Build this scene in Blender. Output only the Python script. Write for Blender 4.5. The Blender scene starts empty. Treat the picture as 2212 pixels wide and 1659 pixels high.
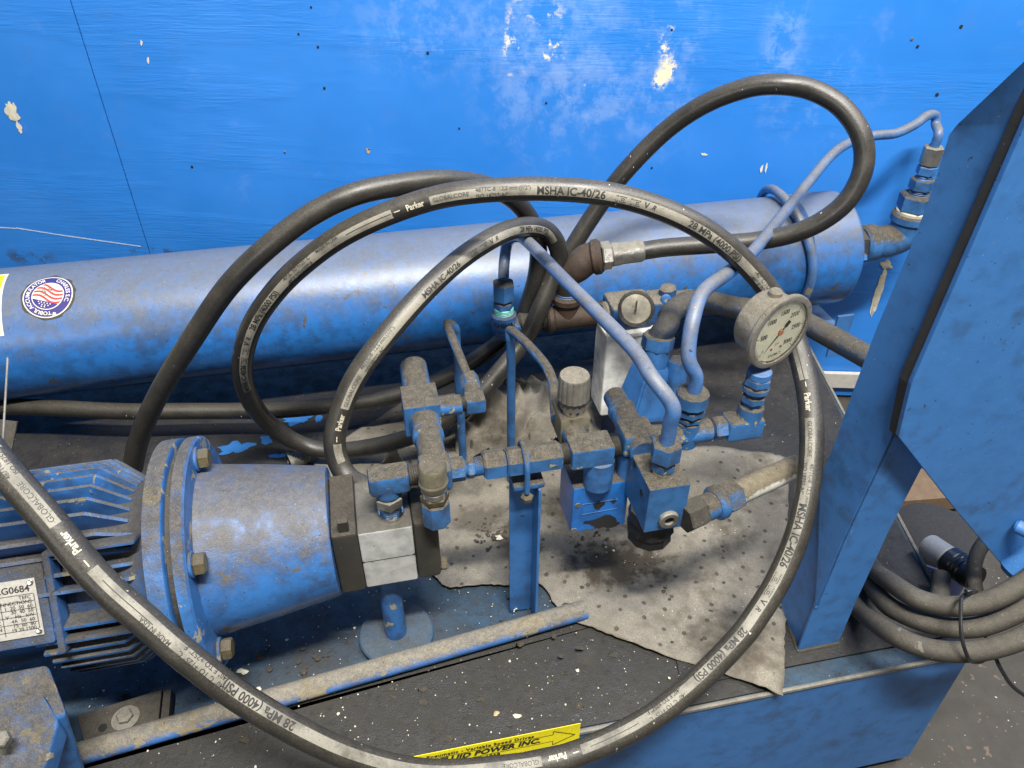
import bpy, bmesh, math, random
from mathutils import Vector, Matrix, noise
random.seed(7)
V = Vector
S = bpy.context.scene
COL = S.collection
# ------------------------------------------------------------------ camera
PITCH = math.radians(37.0)
SN, CS = math.sin(PITCH), math.cos(PITCH)
CAM = V((0, 0, .92))
FPX = 1661.0                     # focal length for a picture 2212 wide
cd = bpy.data.cameras.new('camera')
cam = bpy.data.objects.new('camera', cd)
COL.objects.link(cam)
cam.location = CAM
cam.rotation_euler = (math.radians(90) - PITCH, 0, 0)
cd.sensor_width = 36
cd.lens = FPX / 2212 * 36
cd.clip_start = .02
cd.clip_end = 60
S.camera = cam
# ------------------------------------------------------------------ world
w = bpy.data.worlds.new('World')
S.world = w
w.use_nodes = True
w.node_tree.nodes['Background'].inputs[0].default_value = (.92, .95, 1, 1)
w.node_tree.nodes['Background'].inputs[1].default_value = .055


def area(name, loc, target, sx, sy, power, col=(1, .97, .92)):
    l = bpy.data.lights.new(name, 'AREA')
    l.shape = 'RECTANGLE'
    l.size, l.size_y, l.energy, l.color = sx, sy, power, col
    o = bpy.data.objects.new(name, l)
    COL.objects.link(o)
    o.location = loc
    o.rotation_euler = (V(target) - V(loc)).to_track_quat('-Z', 'Y').to_euler()
    return o


area('ceiling_tube_light', (.25, -.45, 3.1), (.1, .8, .2), 1.0, .12, 132)
area('ceiling_tube_light', (1.5, .45, 3.3), (.9, 1.4, .4), 2.4, .3, 88)
area('left_fill_light', (-1.9, -3.2, 1.5), (-.2, 1, .2), 1.5, 1.2, 24, (.95, .97, 1))  # unseen low fill lamp added behind and left of the camera
S.view_settings.view_transform = 'Standard'
S.view_settings.look = 'None'
S.view_settings.exposure = .74
S.view_settings.gamma = 1

# ------------------------------------------------------------------ projection helpers
PHI = math.radians(12)
A = V((math.cos(PHI), math.sin(PHI), 0))       # along the machine, to the right
B = V((-math.sin(PHI), math.cos(PHI), 0))      # across the machine, away from us
K = V((0, 0, 1))


def ray(px, py):
    u, v = (px - 1106) / FPX, (py - 829.5) / FPX
    return V((u, CS - v * SN, -SN - v * CS))


def Pd(px, py, d): return CAM + ray(px, py) * d


def PB(px, py, c):
    r = ray(px, py)
    return CAM + r * ((c - CAM.dot(B)) / r.dot(B))


def PA(px, py, c):
    r = ray(px, py)
    return CAM + r * ((c - CAM.dot(A)) / r.dot(A))


def PZ(px, py, z):
    r = ray(px, py)
    return CAM + r * ((z - CAM.z) / r.z)


def LP(px, c, z):
    """point of the line (plane B = c, height z) seen at column px"""
    u = (px - 1106) / FPX
    cp, sp = math.cos(PHI), math.sin(PHI)
    x = u * (CS * c / cp + SN * (CAM.z - z)) / (1 - u * CS * sp / cp)
    return V((x, (c + sp * x) / cp, z))


def cat(pts, n=8):
    """Catmull-Rom through tuples / vectors"""
    pts = [V(p) for p in pts]
    P = [pts[0] * 2 - pts[1]] + pts + [pts[-1] * 2 - pts[-2]]
    out = []
    for i in range(1, len(P) - 2):
        a, b, c, d = P[i - 1], P[i], P[i + 1], P[i + 2]
        for k in range(n):
            t = k / n
            out.append(.5 * ((2 * b) + (c - a) * t + (2 * a - 5 * b + 4 * c - d) * t * t + (3 * b - a - 3 * c + d) * t ** 3))
    out.append(pts[-1])
    return out


# ------------------------------------------------------------------ materials
class NT:
    def __init__(s, name):
        s.m = bpy.data.materials.new(name)
        s.m.use_nodes = True
        s.t = s.m.node_tree
        s.b = s.t.nodes['Principled BSDF']
        s.geo = s.t.nodes.new('ShaderNodeNewGeometry')

    def put(s, sock, v):
        if isinstance(v, bpy.types.NodeSocket):
            s.t.links.new(v, sock)
        elif isinstance(v, tuple) and len(v) == 3 and sock.type == 'RGBA':
            sock.default_value = (*v, 1)
        else:
            sock.default_value = v

    def math(s, op, a, b=0., c=None, clamp=False):
        n = s.t.nodes.new('ShaderNodeMath')
        n.operation = op
        n.use_clamp = clamp
        s.put(n.inputs[0], a)
        s.put(n.inputs[1], b)
        if c is not None:
            s.put(n.inputs[2], c)
        return n.outputs[0]

    def vec(s, scale=(1, 1, 1), rot=(0, 0, 0), loc=(0, 0, 0), src=None):
        n = s.t.nodes.new('ShaderNodeMapping')
        s.t.links.new(src or s.geo.outputs['Position'], n.inputs[0])
        n.inputs['Scale'].default_value = scale
        n.inputs['Rotation'].default_value = rot
        n.inputs['Location'].default_value = loc
        return n.outputs[0]

    def noise(s, scale, detail=3, rough=.55, vec=None, dist=0.):
        n = s.t.nodes.new('ShaderNodeTexNoise')
        s.t.links.new(vec or s.geo.outputs['Position'], n.inputs['Vector'])
        n.inputs['Scale'].default_value = scale
        n.inputs['Detail'].default_value = detail
        n.inputs['Roughness'].default_value = rough
        n.inputs['Distortion'].default_value = dist
        return n.outputs['Fac']

    def ramp(s, v, lo, hi, a=0., b=1.):
        n = s.t.nodes.new('ShaderNodeMapRange')
        n.interpolation_type = 'SMOOTHSTEP'
        s.put(n.inputs[0], v)
        for i, x in enumerate((lo, hi, a, b)):
            s.put(n.inputs[i + 1], x)
        return n.outputs[0]

    def mix(s, f, a, b):
        n = s.t.nodes.new('ShaderNodeMix')
        n.data_type = 'RGBA'
        s.put(n.inputs[0], f)
        s.put(n.inputs[6], a)
        s.put(n.inputs[7], b)
        return n.outputs[2]

    def nz(s):
        n = s.t.nodes.new('ShaderNodeSeparateXYZ')
        s.t.links.new(s.geo.outputs['Normal'], n.inputs[0])
        return n.outputs[2]

    def bump(s, h, strength=.3, dist=.002, prev=None):
        n = s.t.nodes.new('ShaderNodeBump')
        n.inputs['Strength'].default_value = strength
        n.inputs['Distance'].default_value = dist
        s.put(n.inputs['Height'], h)
        if prev:
            s.t.links.new(prev, n.inputs['Normal'])
        return n.outputs[0]

    def done(s, col, rough=.5, metal=0., normal=None, spec=.5):
        s.put(s.b.inputs['Base Color'], col)
        s.put(s.b.inputs['Roughness'], rough)
        s.put(s.b.inputs['Metallic'], metal)
        s.put(s.b.inputs['Specular IOR Level'], spec)
        if normal:
            s.t.links.new(normal, s.b.inputs['Normal'])
        return s.m


DUST = (.078, .066, .046)
DUSTD = (.030, .026, .019)


def dusty(name, base, amt=.8, lo=.25, hi=.8, chips=0., chipc=(.42, .36, .18), rough=.42, grime=.35,
          metal=0., lint=1., base2=None, orange=.0, dust=DUST, patch=.5, dr=1., con=.6):
    """painted / bare metal with settled shop dust, oily grime, chips"""
    n = NT(name)
    big = n.noise(9, 3)
    mid = n.noise(42, 4, .6)
    fine = n.noise(640, 3, .7)
    clump = n.noise(125, 4, .7)
    vfine = n.noise(1200, 2, .6)
    base2 = base2 or tuple(x * .72 for x in base)
    col = n.mix(n.ramp(mid, .35, .65), base, base2)
    # grime films, any side
    g = n.math('MULTIPLY', n.ramp(n.math('ADD', n.math('MULTIPLY', big, .5), n.math('MULTIPLY', mid, .5)), .48, .66), grime)
    col = n.mix(g, col, DUSTD)
    if chips:
        ch = n.ramp(n.noise(26, 4, .65, dist=.4), .70 - chips, .715 - chips)
        col = n.mix(ch, col, chipc)
    up = n.nz()
    m = n.ramp(n.math('ADD', up, n.math('ADD', n.math('MULTIPLY', n.math('SUBTRACT', mid, .5), patch * 1.6), n.math('MULTIPLY', n.math('SUBTRACT', clump, .5), patch * 1.1))), lo, hi)
    m = n.math('MULTIPLY', m, amt)
    m = n.math('MULTIPLY', m, n.ramp(fine, .25, .5, .86, 1))
    dcol = n.mix(n.ramp(n.math('ADD', n.math('MULTIPLY', fine, .55), n.math('MULTIPLY', clump, .45)), .40, .62), tuple(x * (1 - .55 * con) for x in dust), tuple(min(1, x * (1 + .35 * con)) for x in dust))
    dcol = n.mix(n.ramp(vfine, .69, .75, 0, con), dcol, (.50, .47, .39))
    col = n.mix(m, col, dcol)
    # stray specks everywhere
    sp = n.ramp(n.noise(420, 1, .5, vec=n.vec(loc=(3, 1, 2))), .77, .80, 0, .5)
    col = n.mix(sp, col, (.50, .47, .38))
    ds = n.ramp(n.noise(170, 2, .6, vec=n.vec(loc=(8, 2, 5))), .70, .73, 0, .7)
    col = n.mix(ds, col, (.022, .019, .014))
    r = n.math('ADD', n.math('MULTIPLY', m, (.95 - rough) * dr), rough, clamp=True)
    h = n.math('ADD', n.math('MULTIPLY', n.math('ADD', fine, clump), n.math('MULTIPLY', m, .9)), n.math('MULTIPLY', mid, .25 + orange))
    return n.done(col, r, n.math('MULTIPLY', n.math('SUBTRACT', 1., m), metal) if metal else 0.,
                  n.bump(h, .55 * lint, .0022))


BLUE = (.030, .122, .325)
M = {}
M['paint'] = dusty('blue_machine_paint', BLUE, .92, .30, .95, grime=.45, chips=.09, con=.8, chipc=(.26, .23, .15))
M['paint_clean'] = dusty('blue_paint_light_dust', (.034, .135, .35), .5, .4, 1.0, grime=.5, rough=.48, dust=(.12, .11, .09), con=.4)
M['paint_heavy'] = dusty('blue_paint_thick_dust', (.028, .11, .30), .95, -.15, .8, grime=.6, chips=.05, dust=(.058, .049, .034))
M['fit'] = dusty('fitting_blue_paint', (.032, .122, .30), 1., .25, .72, grime=.55, chips=.055, chipc=(.30, .26, .13), con=.9)
M['tube'] = dusty('tube_blue_paint', (.045, .145, .37), .85, -.25, 1.0, grime=.3, rough=.22, dust=(.140, .132, .115), lint=.3, dr=.5, con=.4, chips=.045, chipc=(.22, .19, .13))
M['tank'] = dusty('tank_blue_paint', (.018, .125, .38), .80, -.05, 1.0, grime=.35, rough=.24, dust=(.125, .128, .128), lint=.25, chips=.035, chipc=(.07, .06, .045), orange=.25, dr=.35, con=.2, patch=.42)
M['post'] = dusty('post_blue_paint', (.036, .140, .36), .45, .5, 1.0, grime=.35, rough=.45, dust=(.08, .07, .055), con=.3, base2=(.032, .127, .33))
M['black'] = dusty('black_rubber_grime', (.012, .012, .012), .5, .2, .9, grime=.2, rough=.4)
M['darkiron'] = dusty('oily_dark_iron', (.020, .018, .015), .75, .0, .8, grime=.5, rough=.6, dust=(.065, .056, .042))
M['rust'] = dusty('rusty_cast_iron', (.036, .019, .010), .6, .15, .9, grime=.5, rough=.7, dust=(.055, .040, .026), base2=(.016, .009, .006))
M['zinc'] = dusty('zinc_plated_steel', (.34, .33, .30), .75, .25, .9, grime=.35, rough=.38, metal=.8, dust=(.16, .145, .11))
M['brass'] = dusty('yellow_chromate_bolt', (.17, .14, .07), .9, -.1, .8, grime=.8, rough=.42, metal=.6)
M['alu'] = dusty('cast_aluminium', (.46, .46, .44), .9, .40, .8, grime=.10, rough=.5, metal=.1, dust=(.052, .044, .030))
M['dustblock'] = dusty('dust_covered_brass', (.17, .155, .10), 1., .1, .6, grime=.3, rough=.6)
M['knob'] = dusty('grey_plastic_knob', (.14, .13, .11), .8, .3, .9, grime=.2, rough=.55, dust=(.16, .14, .105))
M['white'] = dusty('white_filter_can', (.85, .85, .80), .25, .3, 1.2, grime=.15, rough=.4, con=.3)
M['cable'] = dusty('old_grey_cable', (.030, .027, .021), .6, -.4, 1.1, grime=.4, rough=.6, dust=(.080, .070, .053), con=.5, chips=.07, chipc=(.15, .14, .115))
M['cover'] = dusty('pump_cover_dirty_iron', (.030, .027, .021), .9, .1, .9, grime=.6, rough=.75, dust=(.050, .042, .030))


def simple(name, col, rough=.5, metal=0., scale=300, var=.25):
    n = NT(name)
    f = n.noise(scale, 3)
    c = n.mix(f, tuple(x * (1 - var) for x in col), tuple(min(1, x * (1 + var)) for x in col))
    return n.done(c, rough, metal, n.bump(f, .1, .001))


M['hole'] = simple('dark_hole', (.008, .008, .009), .9)
M['chrome'] = simple('shiny_zinc', (.72, .70, .65), .2, 1.)
M['ink'] = simple('black_ink', (.018, .017, .015), .6)
M['inkgrey'] = simple('grey_ink', (.10, .095, .085), .6)
M['printwhite'] = simple('cream_ink', (.42, .38, .29), .6, var=.2)
n = NT('hose_print_band')
c_ = n.mix(n.ramp(n.noise(30, 4, .6), .30, .60), (.095, .088, .070), (.225, .21, .168))
c_ = n.mix(n.ramp(n.noise(500, 3, .6), .55, .7, 0, .6), c_, (.05, .046, .038))
M['stripe'] = n.done(c_, .62)
M['yellow'] = simple('yellow_label', (.80, .70, .01), .4)
M['labelwhite'] = simple('white_label', (.58, .55, .46), .4)
M['red'] = simple('red_label_ink', (.60, .045, .04), .4)
M['purple'] = simple('purple_label_ink', (.035, .028, .15), .4)
M['dial'] = simple('gauge_dial', (.66, .64, .50), .35, scale=500, var=.12)
M['rusthub'] = simple('rusty_needle_hub', (.25, .08, .04), .7)
M['plate'] = simple('brushed_name_plate', (.38, .36, .31), .38, .4, var=.3)
M['crumb'] = simple('pale_crumb', (.52, .49, .38), .7, scale=60, var=.45)
M['crumb2'] = simple('tan_crumb', (.40, .30, .16), .8)
M['wood'] = simple('raw_lumber', (.13, .085, .048), .7, scale=60, var=.4)
M['beige'] = simple('beige_trim', (.42, .40, .36), .6, scale=80)
M['greypvc'] = simple('grey_pvc', (.27, .27, .26), .45)
M['tape'] = simple('black_tape', (.012, .012, .013), .28)
M['bluedrum'] = simple('dark_blue_plastic', (.01, .022, .09), .4)
M['felt'] = simple('black_felt', (.018, .018, .020), .95, scale=200, var=.6)
M['teflon'] = simple('green_thread_tape', (.10, .36, .33), .5)

# hoses: dusty on the upper side, scuffs
n = NT('black_hose_rubber')
mid = n.noise(40, 4, .6)
fine = n.noise(500, 3, .6)
up = n.nz()
m_ = n.ramp(n.math('ADD', up, n.math('MULTIPLY', n.math('SUBTRACT', mid, .5), 1.3)), -.3, 1.2, .04, .62)
c_ = n.mix(m_, (.016, .0155, .0145), n.mix(n.ramp(fine, .4, .7), (.048, .042, .031), (.105, .092, .068)))
sc = n.ramp(n.noise(210, 2, .5, vec=n.vec(scale=(1, 1, .6), loc=(1, 4, 2))), .70, .73)
c_ = n.mix(n.math('MULTIPLY', sc, n.ramp(n.noise(18, 2), .56, .66)), c_, (.50, .48, .42))
M['hose'] = n.done(c_, n.ramp(m_, 0, .7, .26, .52), 0., n.bump(fine, .25, .001))
# absorbent pad
n = NT('grey_absorbent_pad')
big = n.noise(5, 3)
mid = n.noise(45, 4, .65)
fine = n.noise(650, 3, .7)
c_ = n.mix(n.ramp(mid, .3, .7), (.295, .262, .200), (.195, .170, .130))
c_ = n.mix(n.ramp(fine, .35, .7), tuple(x * .55 for x in (.27, .25, .21)), c_)
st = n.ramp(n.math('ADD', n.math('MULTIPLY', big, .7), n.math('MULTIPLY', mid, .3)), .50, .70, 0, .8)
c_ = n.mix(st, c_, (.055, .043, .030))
vo = n.t.nodes.new('ShaderNodeTexVoronoi')
n.t.links.new(n.vec(scale=(1, 1, .2), rot=(0, 0, .35)), vo.inputs['Vector'])
vo.inputs['Scale'].default_value = 34
vo.inputs['Randomness'].default_value = .25
dots = n.ramp(vo.outputs['Distance'], .13, .09)
for (x, y, rx, ry, st_) in ((1335, 1225, .095, .060, 1.), (1040, 1130, .060, .045, .75), (1240, 1110, .07, .05, .8), (1120, 1180, .03, .06, .8), (880, 940, .08, .04, .6)):  # oil stains, with the shadows under and left of the block painted in
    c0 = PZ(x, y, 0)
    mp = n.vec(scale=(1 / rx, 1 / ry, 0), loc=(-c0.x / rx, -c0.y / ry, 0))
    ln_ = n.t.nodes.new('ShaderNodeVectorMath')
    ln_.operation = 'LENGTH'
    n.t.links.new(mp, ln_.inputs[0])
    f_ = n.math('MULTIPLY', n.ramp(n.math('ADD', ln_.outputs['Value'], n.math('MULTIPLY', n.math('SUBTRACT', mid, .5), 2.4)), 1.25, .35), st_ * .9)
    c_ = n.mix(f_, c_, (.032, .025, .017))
c_ = n.mix(n.math('MULTIPLY', dots, .7), c_, (.03, .025, .02))
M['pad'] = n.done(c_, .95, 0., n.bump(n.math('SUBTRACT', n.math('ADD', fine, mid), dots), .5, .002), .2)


# deck sheets
def deckmat(name, ca, cb, patch, lo=.60, gr=(.05, .046, .040)):
    n = NT(name)
    big = n.noise(6, 4)
    mid = n.noise(38, 5, .65)
    fine = n.noise(600, 3, .65)
    c = n.mix(n.ramp(mid, .3, .7), ca, cb)
    c = n.mix(n.ramp(fine, .48, .75, 0, .6), c, (.058, .050, .038))
    c = n.mix(n.ramp(big, .45, .7, 0, .8), c, gr)
    cl = n.noise(85, 5, .75)
    c = n.mix(n.ramp(cl, .54, .64, 0, .75), c, tuple(x * .45 for x in gr))
    c = n.mix(n.ramp(n.noise(16, 4, .7, vec=n.vec(loc=(3, 3, 3))), .55, .75, 0, .45), c, (.046, .039, .029))
    c = n.mix(n.ramp(n.noise(11, 4, .6, dist=.3), lo, lo + .02), c, patch)
    c = n.mix(n.ramp(n.noise(330, 1, .5, vec=n.vec(loc=(5, 5, 5))), .76, .79, 0, .8), c, (.5, .48, .42))
    return n.done(c, n.ramp(mid, .3, .7, .5, .8), 0., n.bump(n.math('ADD', n.math('ADD', fine, mid), n.math('MULTIPLY', cl, 1.5)), .5, .002))


M['deck'] = deckmat('dirty_blue_deck', (.016, .050, .088), (.018, .034, .052), (.03, .15, .42), .69, gr=(.026, .024, .021))
M['deckfront'] = deckmat('dark_grey_deck', (.0165, .0165, .0155), (.021, .0190, .0155), (.016, .024, .032), .70, gr=(.025, .022, .0175))
M['deckdark'] = deckmat('dark_rear_deck', (.012, .012, .0125), (.018, .016, .0135), (.03, .13, .38), .72, gr=(.022, .020, .018))
# floor
n = NT('speckled_shop_floor')
mid = n.noise(22, 5, .7)
fine = n.noise(260, 4, .7)
c_ = n.mix(n.ramp(mid, .3, .7), (.032, .028, .021), (.046, .040, .030))
c_ = n.mix(n.ramp(n.noise(55, 2), .66, .70, 0, .7), c_, (.15, .10, .07))
c_ = n.mix(n.ramp(fine, .45, .75), c_, (.038, .034, .029))
c_ = n.mix(n.ramp(n.noise(190, 1), .74, .77), c_, (.45, .43, .38))
M['floor'] = n.done(c_, .75, 0., n.bump(fine, .3, .001))

# wall: flat plane through (0, 1.60) turned a little
WN = V((.05, 1, 0)).normalized()
WX = V((1, -.05, 0)).normalized()


def PW(px, py):
    r = ray(px, py)
    return CAM + r * ((1.60 * WN.y - CAM.dot(WN)) / r.dot(WN))


n = NT('blue_painted_plywood')
big = n.noise(3.2, 3)
mid = n.noise(16, 4, .6)
g0 = n.vec(scale=(1.6, 1, 20), rot=(0, math.radians(-5), 0))
gr = n.noise(3.2, 3, .5, vec=g0, dist=1.6)
g1 = n.vec(scale=(8, 1, 105), rot=(0, math.radians(-4), 0))
gr2 = n.noise(1.3, 3, .6, vec=g1, dist=.9)
band = n.ramp(n.noise(2.3, 3, .5, vec=n.vec(scale=(.8, 1, 3.2), rot=(0, math.radians(-7), 0), loc=(.4, 0, .25))), .44, .60)
c_ = n.mix(n.ramp(big, .3, .7), (.020, .168, .54), (.030, .195, .60))
c_ = n.mix(n.ramp(mid, .55, .8, 0, .28), c_, (.05, .16, .42))
c_ = n.mix(n.ramp(n.noise(9, 5, .7, vec=n.vec(loc=(7, 0, 3))), .60, .80, 0, .25), c_, (.20, .32, .62))


def blob(px, py, rx, rz, strength=1., thr=.5, sc=14., det=6, loc=(0, 0, 0), wid=.10):
    c = PW(px, py)
    mp = n.vec(scale=(1 / rx, 0, 1 / rz), loc=(-c.x / rx, 0, -c.z / rz))
    ln = n.t.nodes.new('ShaderNodeVectorMath')
    ln.operation = 'LENGTH'
    n.t.links.new(mp, ln.inputs[0])
    f = n.ramp(ln.outputs['Value'], 1., .25)
    f = n.math('MULTIPLY', f, n.ramp(n.noise(sc, det, .72, vec=n.vec(loc=loc)), thr, thr + wid))
    return n.math('MULTIPLY', f, strength)


haze_marks = [(1190, 130, .22, .30, .55, .43, 9), (1290, 210, .26, .12, .45, .45, 12), (900, 60, .20, .14, .35, .45, 14),
              (1440, 150, .13, .26, .40, .46, 12), (1690, 100, .06, .14, .55, .42, 16), (1760, 200, .2, .16, .25, .48, 18),
              (1130, 40, .3, .08, .4, .45, 14)]
for k, (x, y, rx, rz, s_, th, sc_) in enumerate(haze_marks):
    c_ = n.mix(blob(x, y, rx, rz, s_ * .75, th, sc_ * 1.7, loc=(k, k * 2, 0), wid=.20), c_, (.24, .36, .62))
cream = [(1185, 90, .05, .10, .9, .56, 26), (1160, 10, .06, .04, .9, .55, 22), (1108, 100, .03, .10, .9, .52, 26), (1200, 190, .13, .07, .7, .60, 22),
         (1445, 150, .025, .035, 1, .44, 30), (1425, 172, .02, .03, 1, .46, 30), (1440, 95, .02, .06, .8, .52, 30), (1330, 215, .05, .04, .5, .58, 24)]
for k, (x, y, rx, rz, s_, th, sc_) in enumerate(cream):
    c_ = n.mix(blob(x, y, rx, rz, s_, th, sc_, loc=(k * 3, k, 1)), c_, (.74, .66, .42))
for k, (x, y, rx, rz) in enumerate([(60, 555, .09, .03), (330, 545, .10, .02)]):
    c_ = n.mix(blob(x, y, rx, rz, .8, .45, 30, loc=(k, 9, 1)), c_, (.04, .06, .10))
h = n.math('MULTIPLY', n.math('ADD', n.math('MULTIPLY', gr, .8), gr2), n.math('ADD', band, .03))
h = n.math('ADD', h, n.math('MULTIPLY', n.noise(90, 3), .10))
M['wall'] = n.done(c_, n.ramp(mid, .3, .7, .30, .42), 0., n.bump(h, .24, .0040), .5)


# ------------------------------------------------------------------ mesh helpers
def frame(d):
    d = d.normalized()
    ref = K if abs(d.z) < .9 else B
    x = ref.cross(d).normalized()
    return x, d.cross(x).normalized(), d


class MB:
    def __init__(s):
        s.bm = bmesh.new()

    def lathe(s, p0, p1, prof, n=24, roll=0., cap=True):
        """prof: (fraction, radius); n sides (6 = hex)"""
        x, y, d = frame(p1 - p0)
        L = (p1 - p0).length
        rings = []
        for t, r in prof:
            rings.append([s.bm.verts.new(p0 + d * (t * L) + (x * math.cos(a) + y * math.sin(a)) * r)
                          for a in (roll + 2 * math.pi * i / n for i in range(n))])
        for a, b in zip(rings, rings[1:]):
            for i in range(n):
                s.bm.faces.new((a[i], a[(i + 1) % n], b[(i + 1) % n], b[i]))
        if cap:
            s.bm.faces.new(list(reversed(rings[0])))
            s.bm.faces.new(rings[-1])
        return s

    def cyl(s, p0, p1, r, n=24, bev=.0012, r1=None):
        L = max((p1 - p0).length, 1e-6)
        r1 = r if r1 is None else r1
        t = min(bev / L, .3)
        b = min(bev, r * .4)
        return s.lathe(p0, p1, [(0, r - b), (t, r), (1 - t, r1), (1, r1 - b)], n)

    def hex(s, p0, p1, r, n=6, roll=0., bev=.0018):
        L = (p1 - p0).length
        t = min(bev / L, .3)
        return s.lathe(p0, p1, [(0, r - bev), (t, r), (1 - t, r), (1, r - bev)], n, roll)

    def thread(s, p0, p1, r, k=5):
        pr = []
        for i in range(k):
            pr += [((i + .05) / k, r * .90), ((i + .5) / k, r), ((i + .95) / k, r * .90)]
        return s.lathe(p0, p1, pr, 20)

    def tube(s, pts, r, n=16, cap=True, rf=None):
        pts = [V(p) for p in pts]
        T = [(pts[min(i + 1, len(pts) - 1)] - pts[max(i - 1, 0)]).normalized() for i in range(len(pts))]
        x, y, _ = frame(T[0])
        rings = []
        for i, (p, t) in enumerate(zip(pts, T)):
            x = (x - t * x.dot(t)).normalized()
            y = t.cross(x)
            rr = rf(i / (len(pts) - 1)) * r if rf else r
            rings.append([s.bm.verts.new(p + (x * math.cos(a) + y * math.sin(a)) * rr) for a in (2 * math.pi * k / n for k in range(n))])
        for a, b in zip(rings, rings[1:]):
            for i in range(n):
                s.bm.faces.new((a[i], a[(i + 1) % n], b[(i + 1) % n], b[i]))
        if cap:
            s.bm.faces.new(list(reversed(rings[0])))
            s.bm.faces.new(rings[-1])
        return s

    def box(s, c, hx, hy, hz, ax=None, ay=None, az=None, bev=.0015):
        ax, ay, az = ax or A, ay or B, az or K
        b2 = bmesh.new()
        vs = [b2.verts.new(c + ax * (hx * i) + ay * (hy * j) + az * (hz * k)) for i in (-1, 1) for j in (-1, 1) for k in (-1, 1)]
        for f in ((0, 1, 3, 2), (4, 6, 7, 5), (0, 4, 5, 1), (2, 3, 7, 6), (0, 2, 6, 4), (1, 5, 7, 3)):
            b2.faces.new([vs[i] for i in f])
        s._merge(b2, bev)
        return s

    def prism(s, poly, ext, bev=.001):
        b2 = bmesh.new()
        lo = [b2.verts.new(V(p)) for p in poly]
        hi = [b2.verts.new(V(p) + ext) for p in poly]
        b2.faces.new(lo)
        b2.faces.new(list(reversed(hi)))
        m = len(poly)
        for i in range(m):
            b2.faces.new((lo[(i + 1) % m], lo[i], hi[i], hi[(i + 1) % m]))
        s._merge(b2, bev)
        return s

    def _merge(s, b2, bev):
        bmesh.ops.recalc_face_normals(b2, faces=b2.faces)
        if bev:
            bmesh.ops.bevel(b2, geom=list(b2.edges), offset=bev, segments=2, profile=.5, affect='EDGES')
        me = bpy.data.meshes.new('tmp')
        b2.to_mesh(me)
        s.bm.from_mesh(me)
        bpy.data.meshes.remove(me)
        b2.free()

    def poly(s, pts):
        s.bm.faces.new([s.bm.verts.new(V(p)) for p in pts])
        return s

    def grid(s, f, nu, nv):
        vs = [[s.bm.verts.new(f(i / nu, j / nv)) for j in range(nv + 1)] for i in range(nu + 1)]
        for i in range(nu):
            for j in range(nv):
                s.bm.faces.new((vs[i][j], vs[i + 1][j], vs[i + 1][j + 1], vs[i][j + 1]))
        return s

    def build(s, name, mat, parent=None, sharp=35, recalc=True, at=None):
        if recalc:
            bmesh.ops.recalc_face_normals(s.bm, faces=s.bm.faces)
        me = bpy.data.meshes.new(name)
        if parent is not None:
            org = ROOT[parent.name]
        elif at is not None:
            org = V(at)
        else:
            zs = [v.co for v in s.bm.verts]
            org = sum(zs, V()) / len(zs)
            org.z = min(v.z for v in zs)
        bmesh.ops.translate(s.bm, verts=s.bm.verts, vec=-org)
        s.bm.to_mesh(me)
        s.bm.free()
        me.polygons.foreach_set('use_smooth', [True] * len(me.polygons))
        me.set_sharp_from_angle(angle=math.radians(sharp))
        me.materials.append(M[mat] if isinstance(mat, str) else mat)
        o = bpy.data.objects.new(name, me)
        COL.objects.link(o)
        if recalc and name not in ('absorbent_pad', 'debris', 'dirt'):
            md = o.modifiers.new('even_normals', 'WEIGHTED_NORMAL')
            md.keep_sharp = True
            md.weight = 100
        if parent is not None:
            o.parent = parent
            ROOT[o.name] = org
        else:
            o.location = org
            ROOT[o.name] = org
        return o


ROOT = {}


def tag(o, label, cat_, group=None, kind=None):
    if label:
        o['label'] = label
    if cat_:
        o['category'] = cat_
    if group:
        o['group'] = group
    if kind:
        o['kind'] = kind
    return o


def thing(name, base, label, cat_, group=None):
    o = bpy.data.objects.new(name, None)
    COL.objects.link(o)
    o.location = base
    o.empty_display_size = .02
    ROOT[o.name] = V(base)
    return tag(o, label, cat_, group)


TXT = {}


def text_bm(body, size, bold=.0, align='CENTER', cuts=None, shear=0., spacing=1.):
    """flat text as bmesh in XY, centred on y"""
    cu = bpy.data.curves.new('t', 'FONT')
    cu.body = body
    cu.size = size
    cu.offset = bold * size
    cu.align_x = align
    cu.align_y = 'CENTER'
    cu.shear = shear
    cu.resolution_u = 3
    cu.space_character = spacing
    o = bpy.data.objects.new('t', cu)
    COL.objects.link(o)
    dg = bpy.context.evaluated_depsgraph_get()
    me = bpy.data.meshes.new_from_object(o.evaluated_get(dg))
    b = bmesh.new()
    b.from_mesh(me)
    bpy.data.objects.remove(o)
    bpy.data.curves.remove(cu)
    bpy.data.meshes.remove(me)
    if cuts:
        ys = [v.co.y for v in b.verts]
        xs = [v.co.x for v in b.verts]
        if ys:
            y = min(ys) + cuts
            while y < max(ys):
                bmesh.ops.bisect_plane(b, geom=b.verts[:] + b.edges[:] + b.faces[:], plane_co=(0, y, 0), plane_no=(0, 1, 0))
                y += cuts
            x = min(xs) + cuts * 2
            while x < max(xs):
                bmesh.ops.bisect_plane(b, geom=b.verts[:] + b.edges[:] + b.faces[:], plane_co=(x, 0, 0), plane_no=(1, 0, 0))
                x += cuts * 2
    return b


def add_mapped(mb, b, f):
    mp = {}
    for v in b.verts:
        mp[v] = mb.bm.verts.new(f(v.co.x, v.co.y))
    for fa in b.faces:
        try:
            mb.bm.faces.new([mp[v] for v in fa.verts])
        except ValueError:
            pass
    b.free()


def rpx(px, d): return px / FPX * d


# ================================================================== SETTING
fl = MB().grid(lambda u, v: V((-4 + 8 * u, -2.5 + 6 * v, -.30)), 4, 4).build('floor', 'floor')
tag(fl, None, None, kind='structure')

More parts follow.
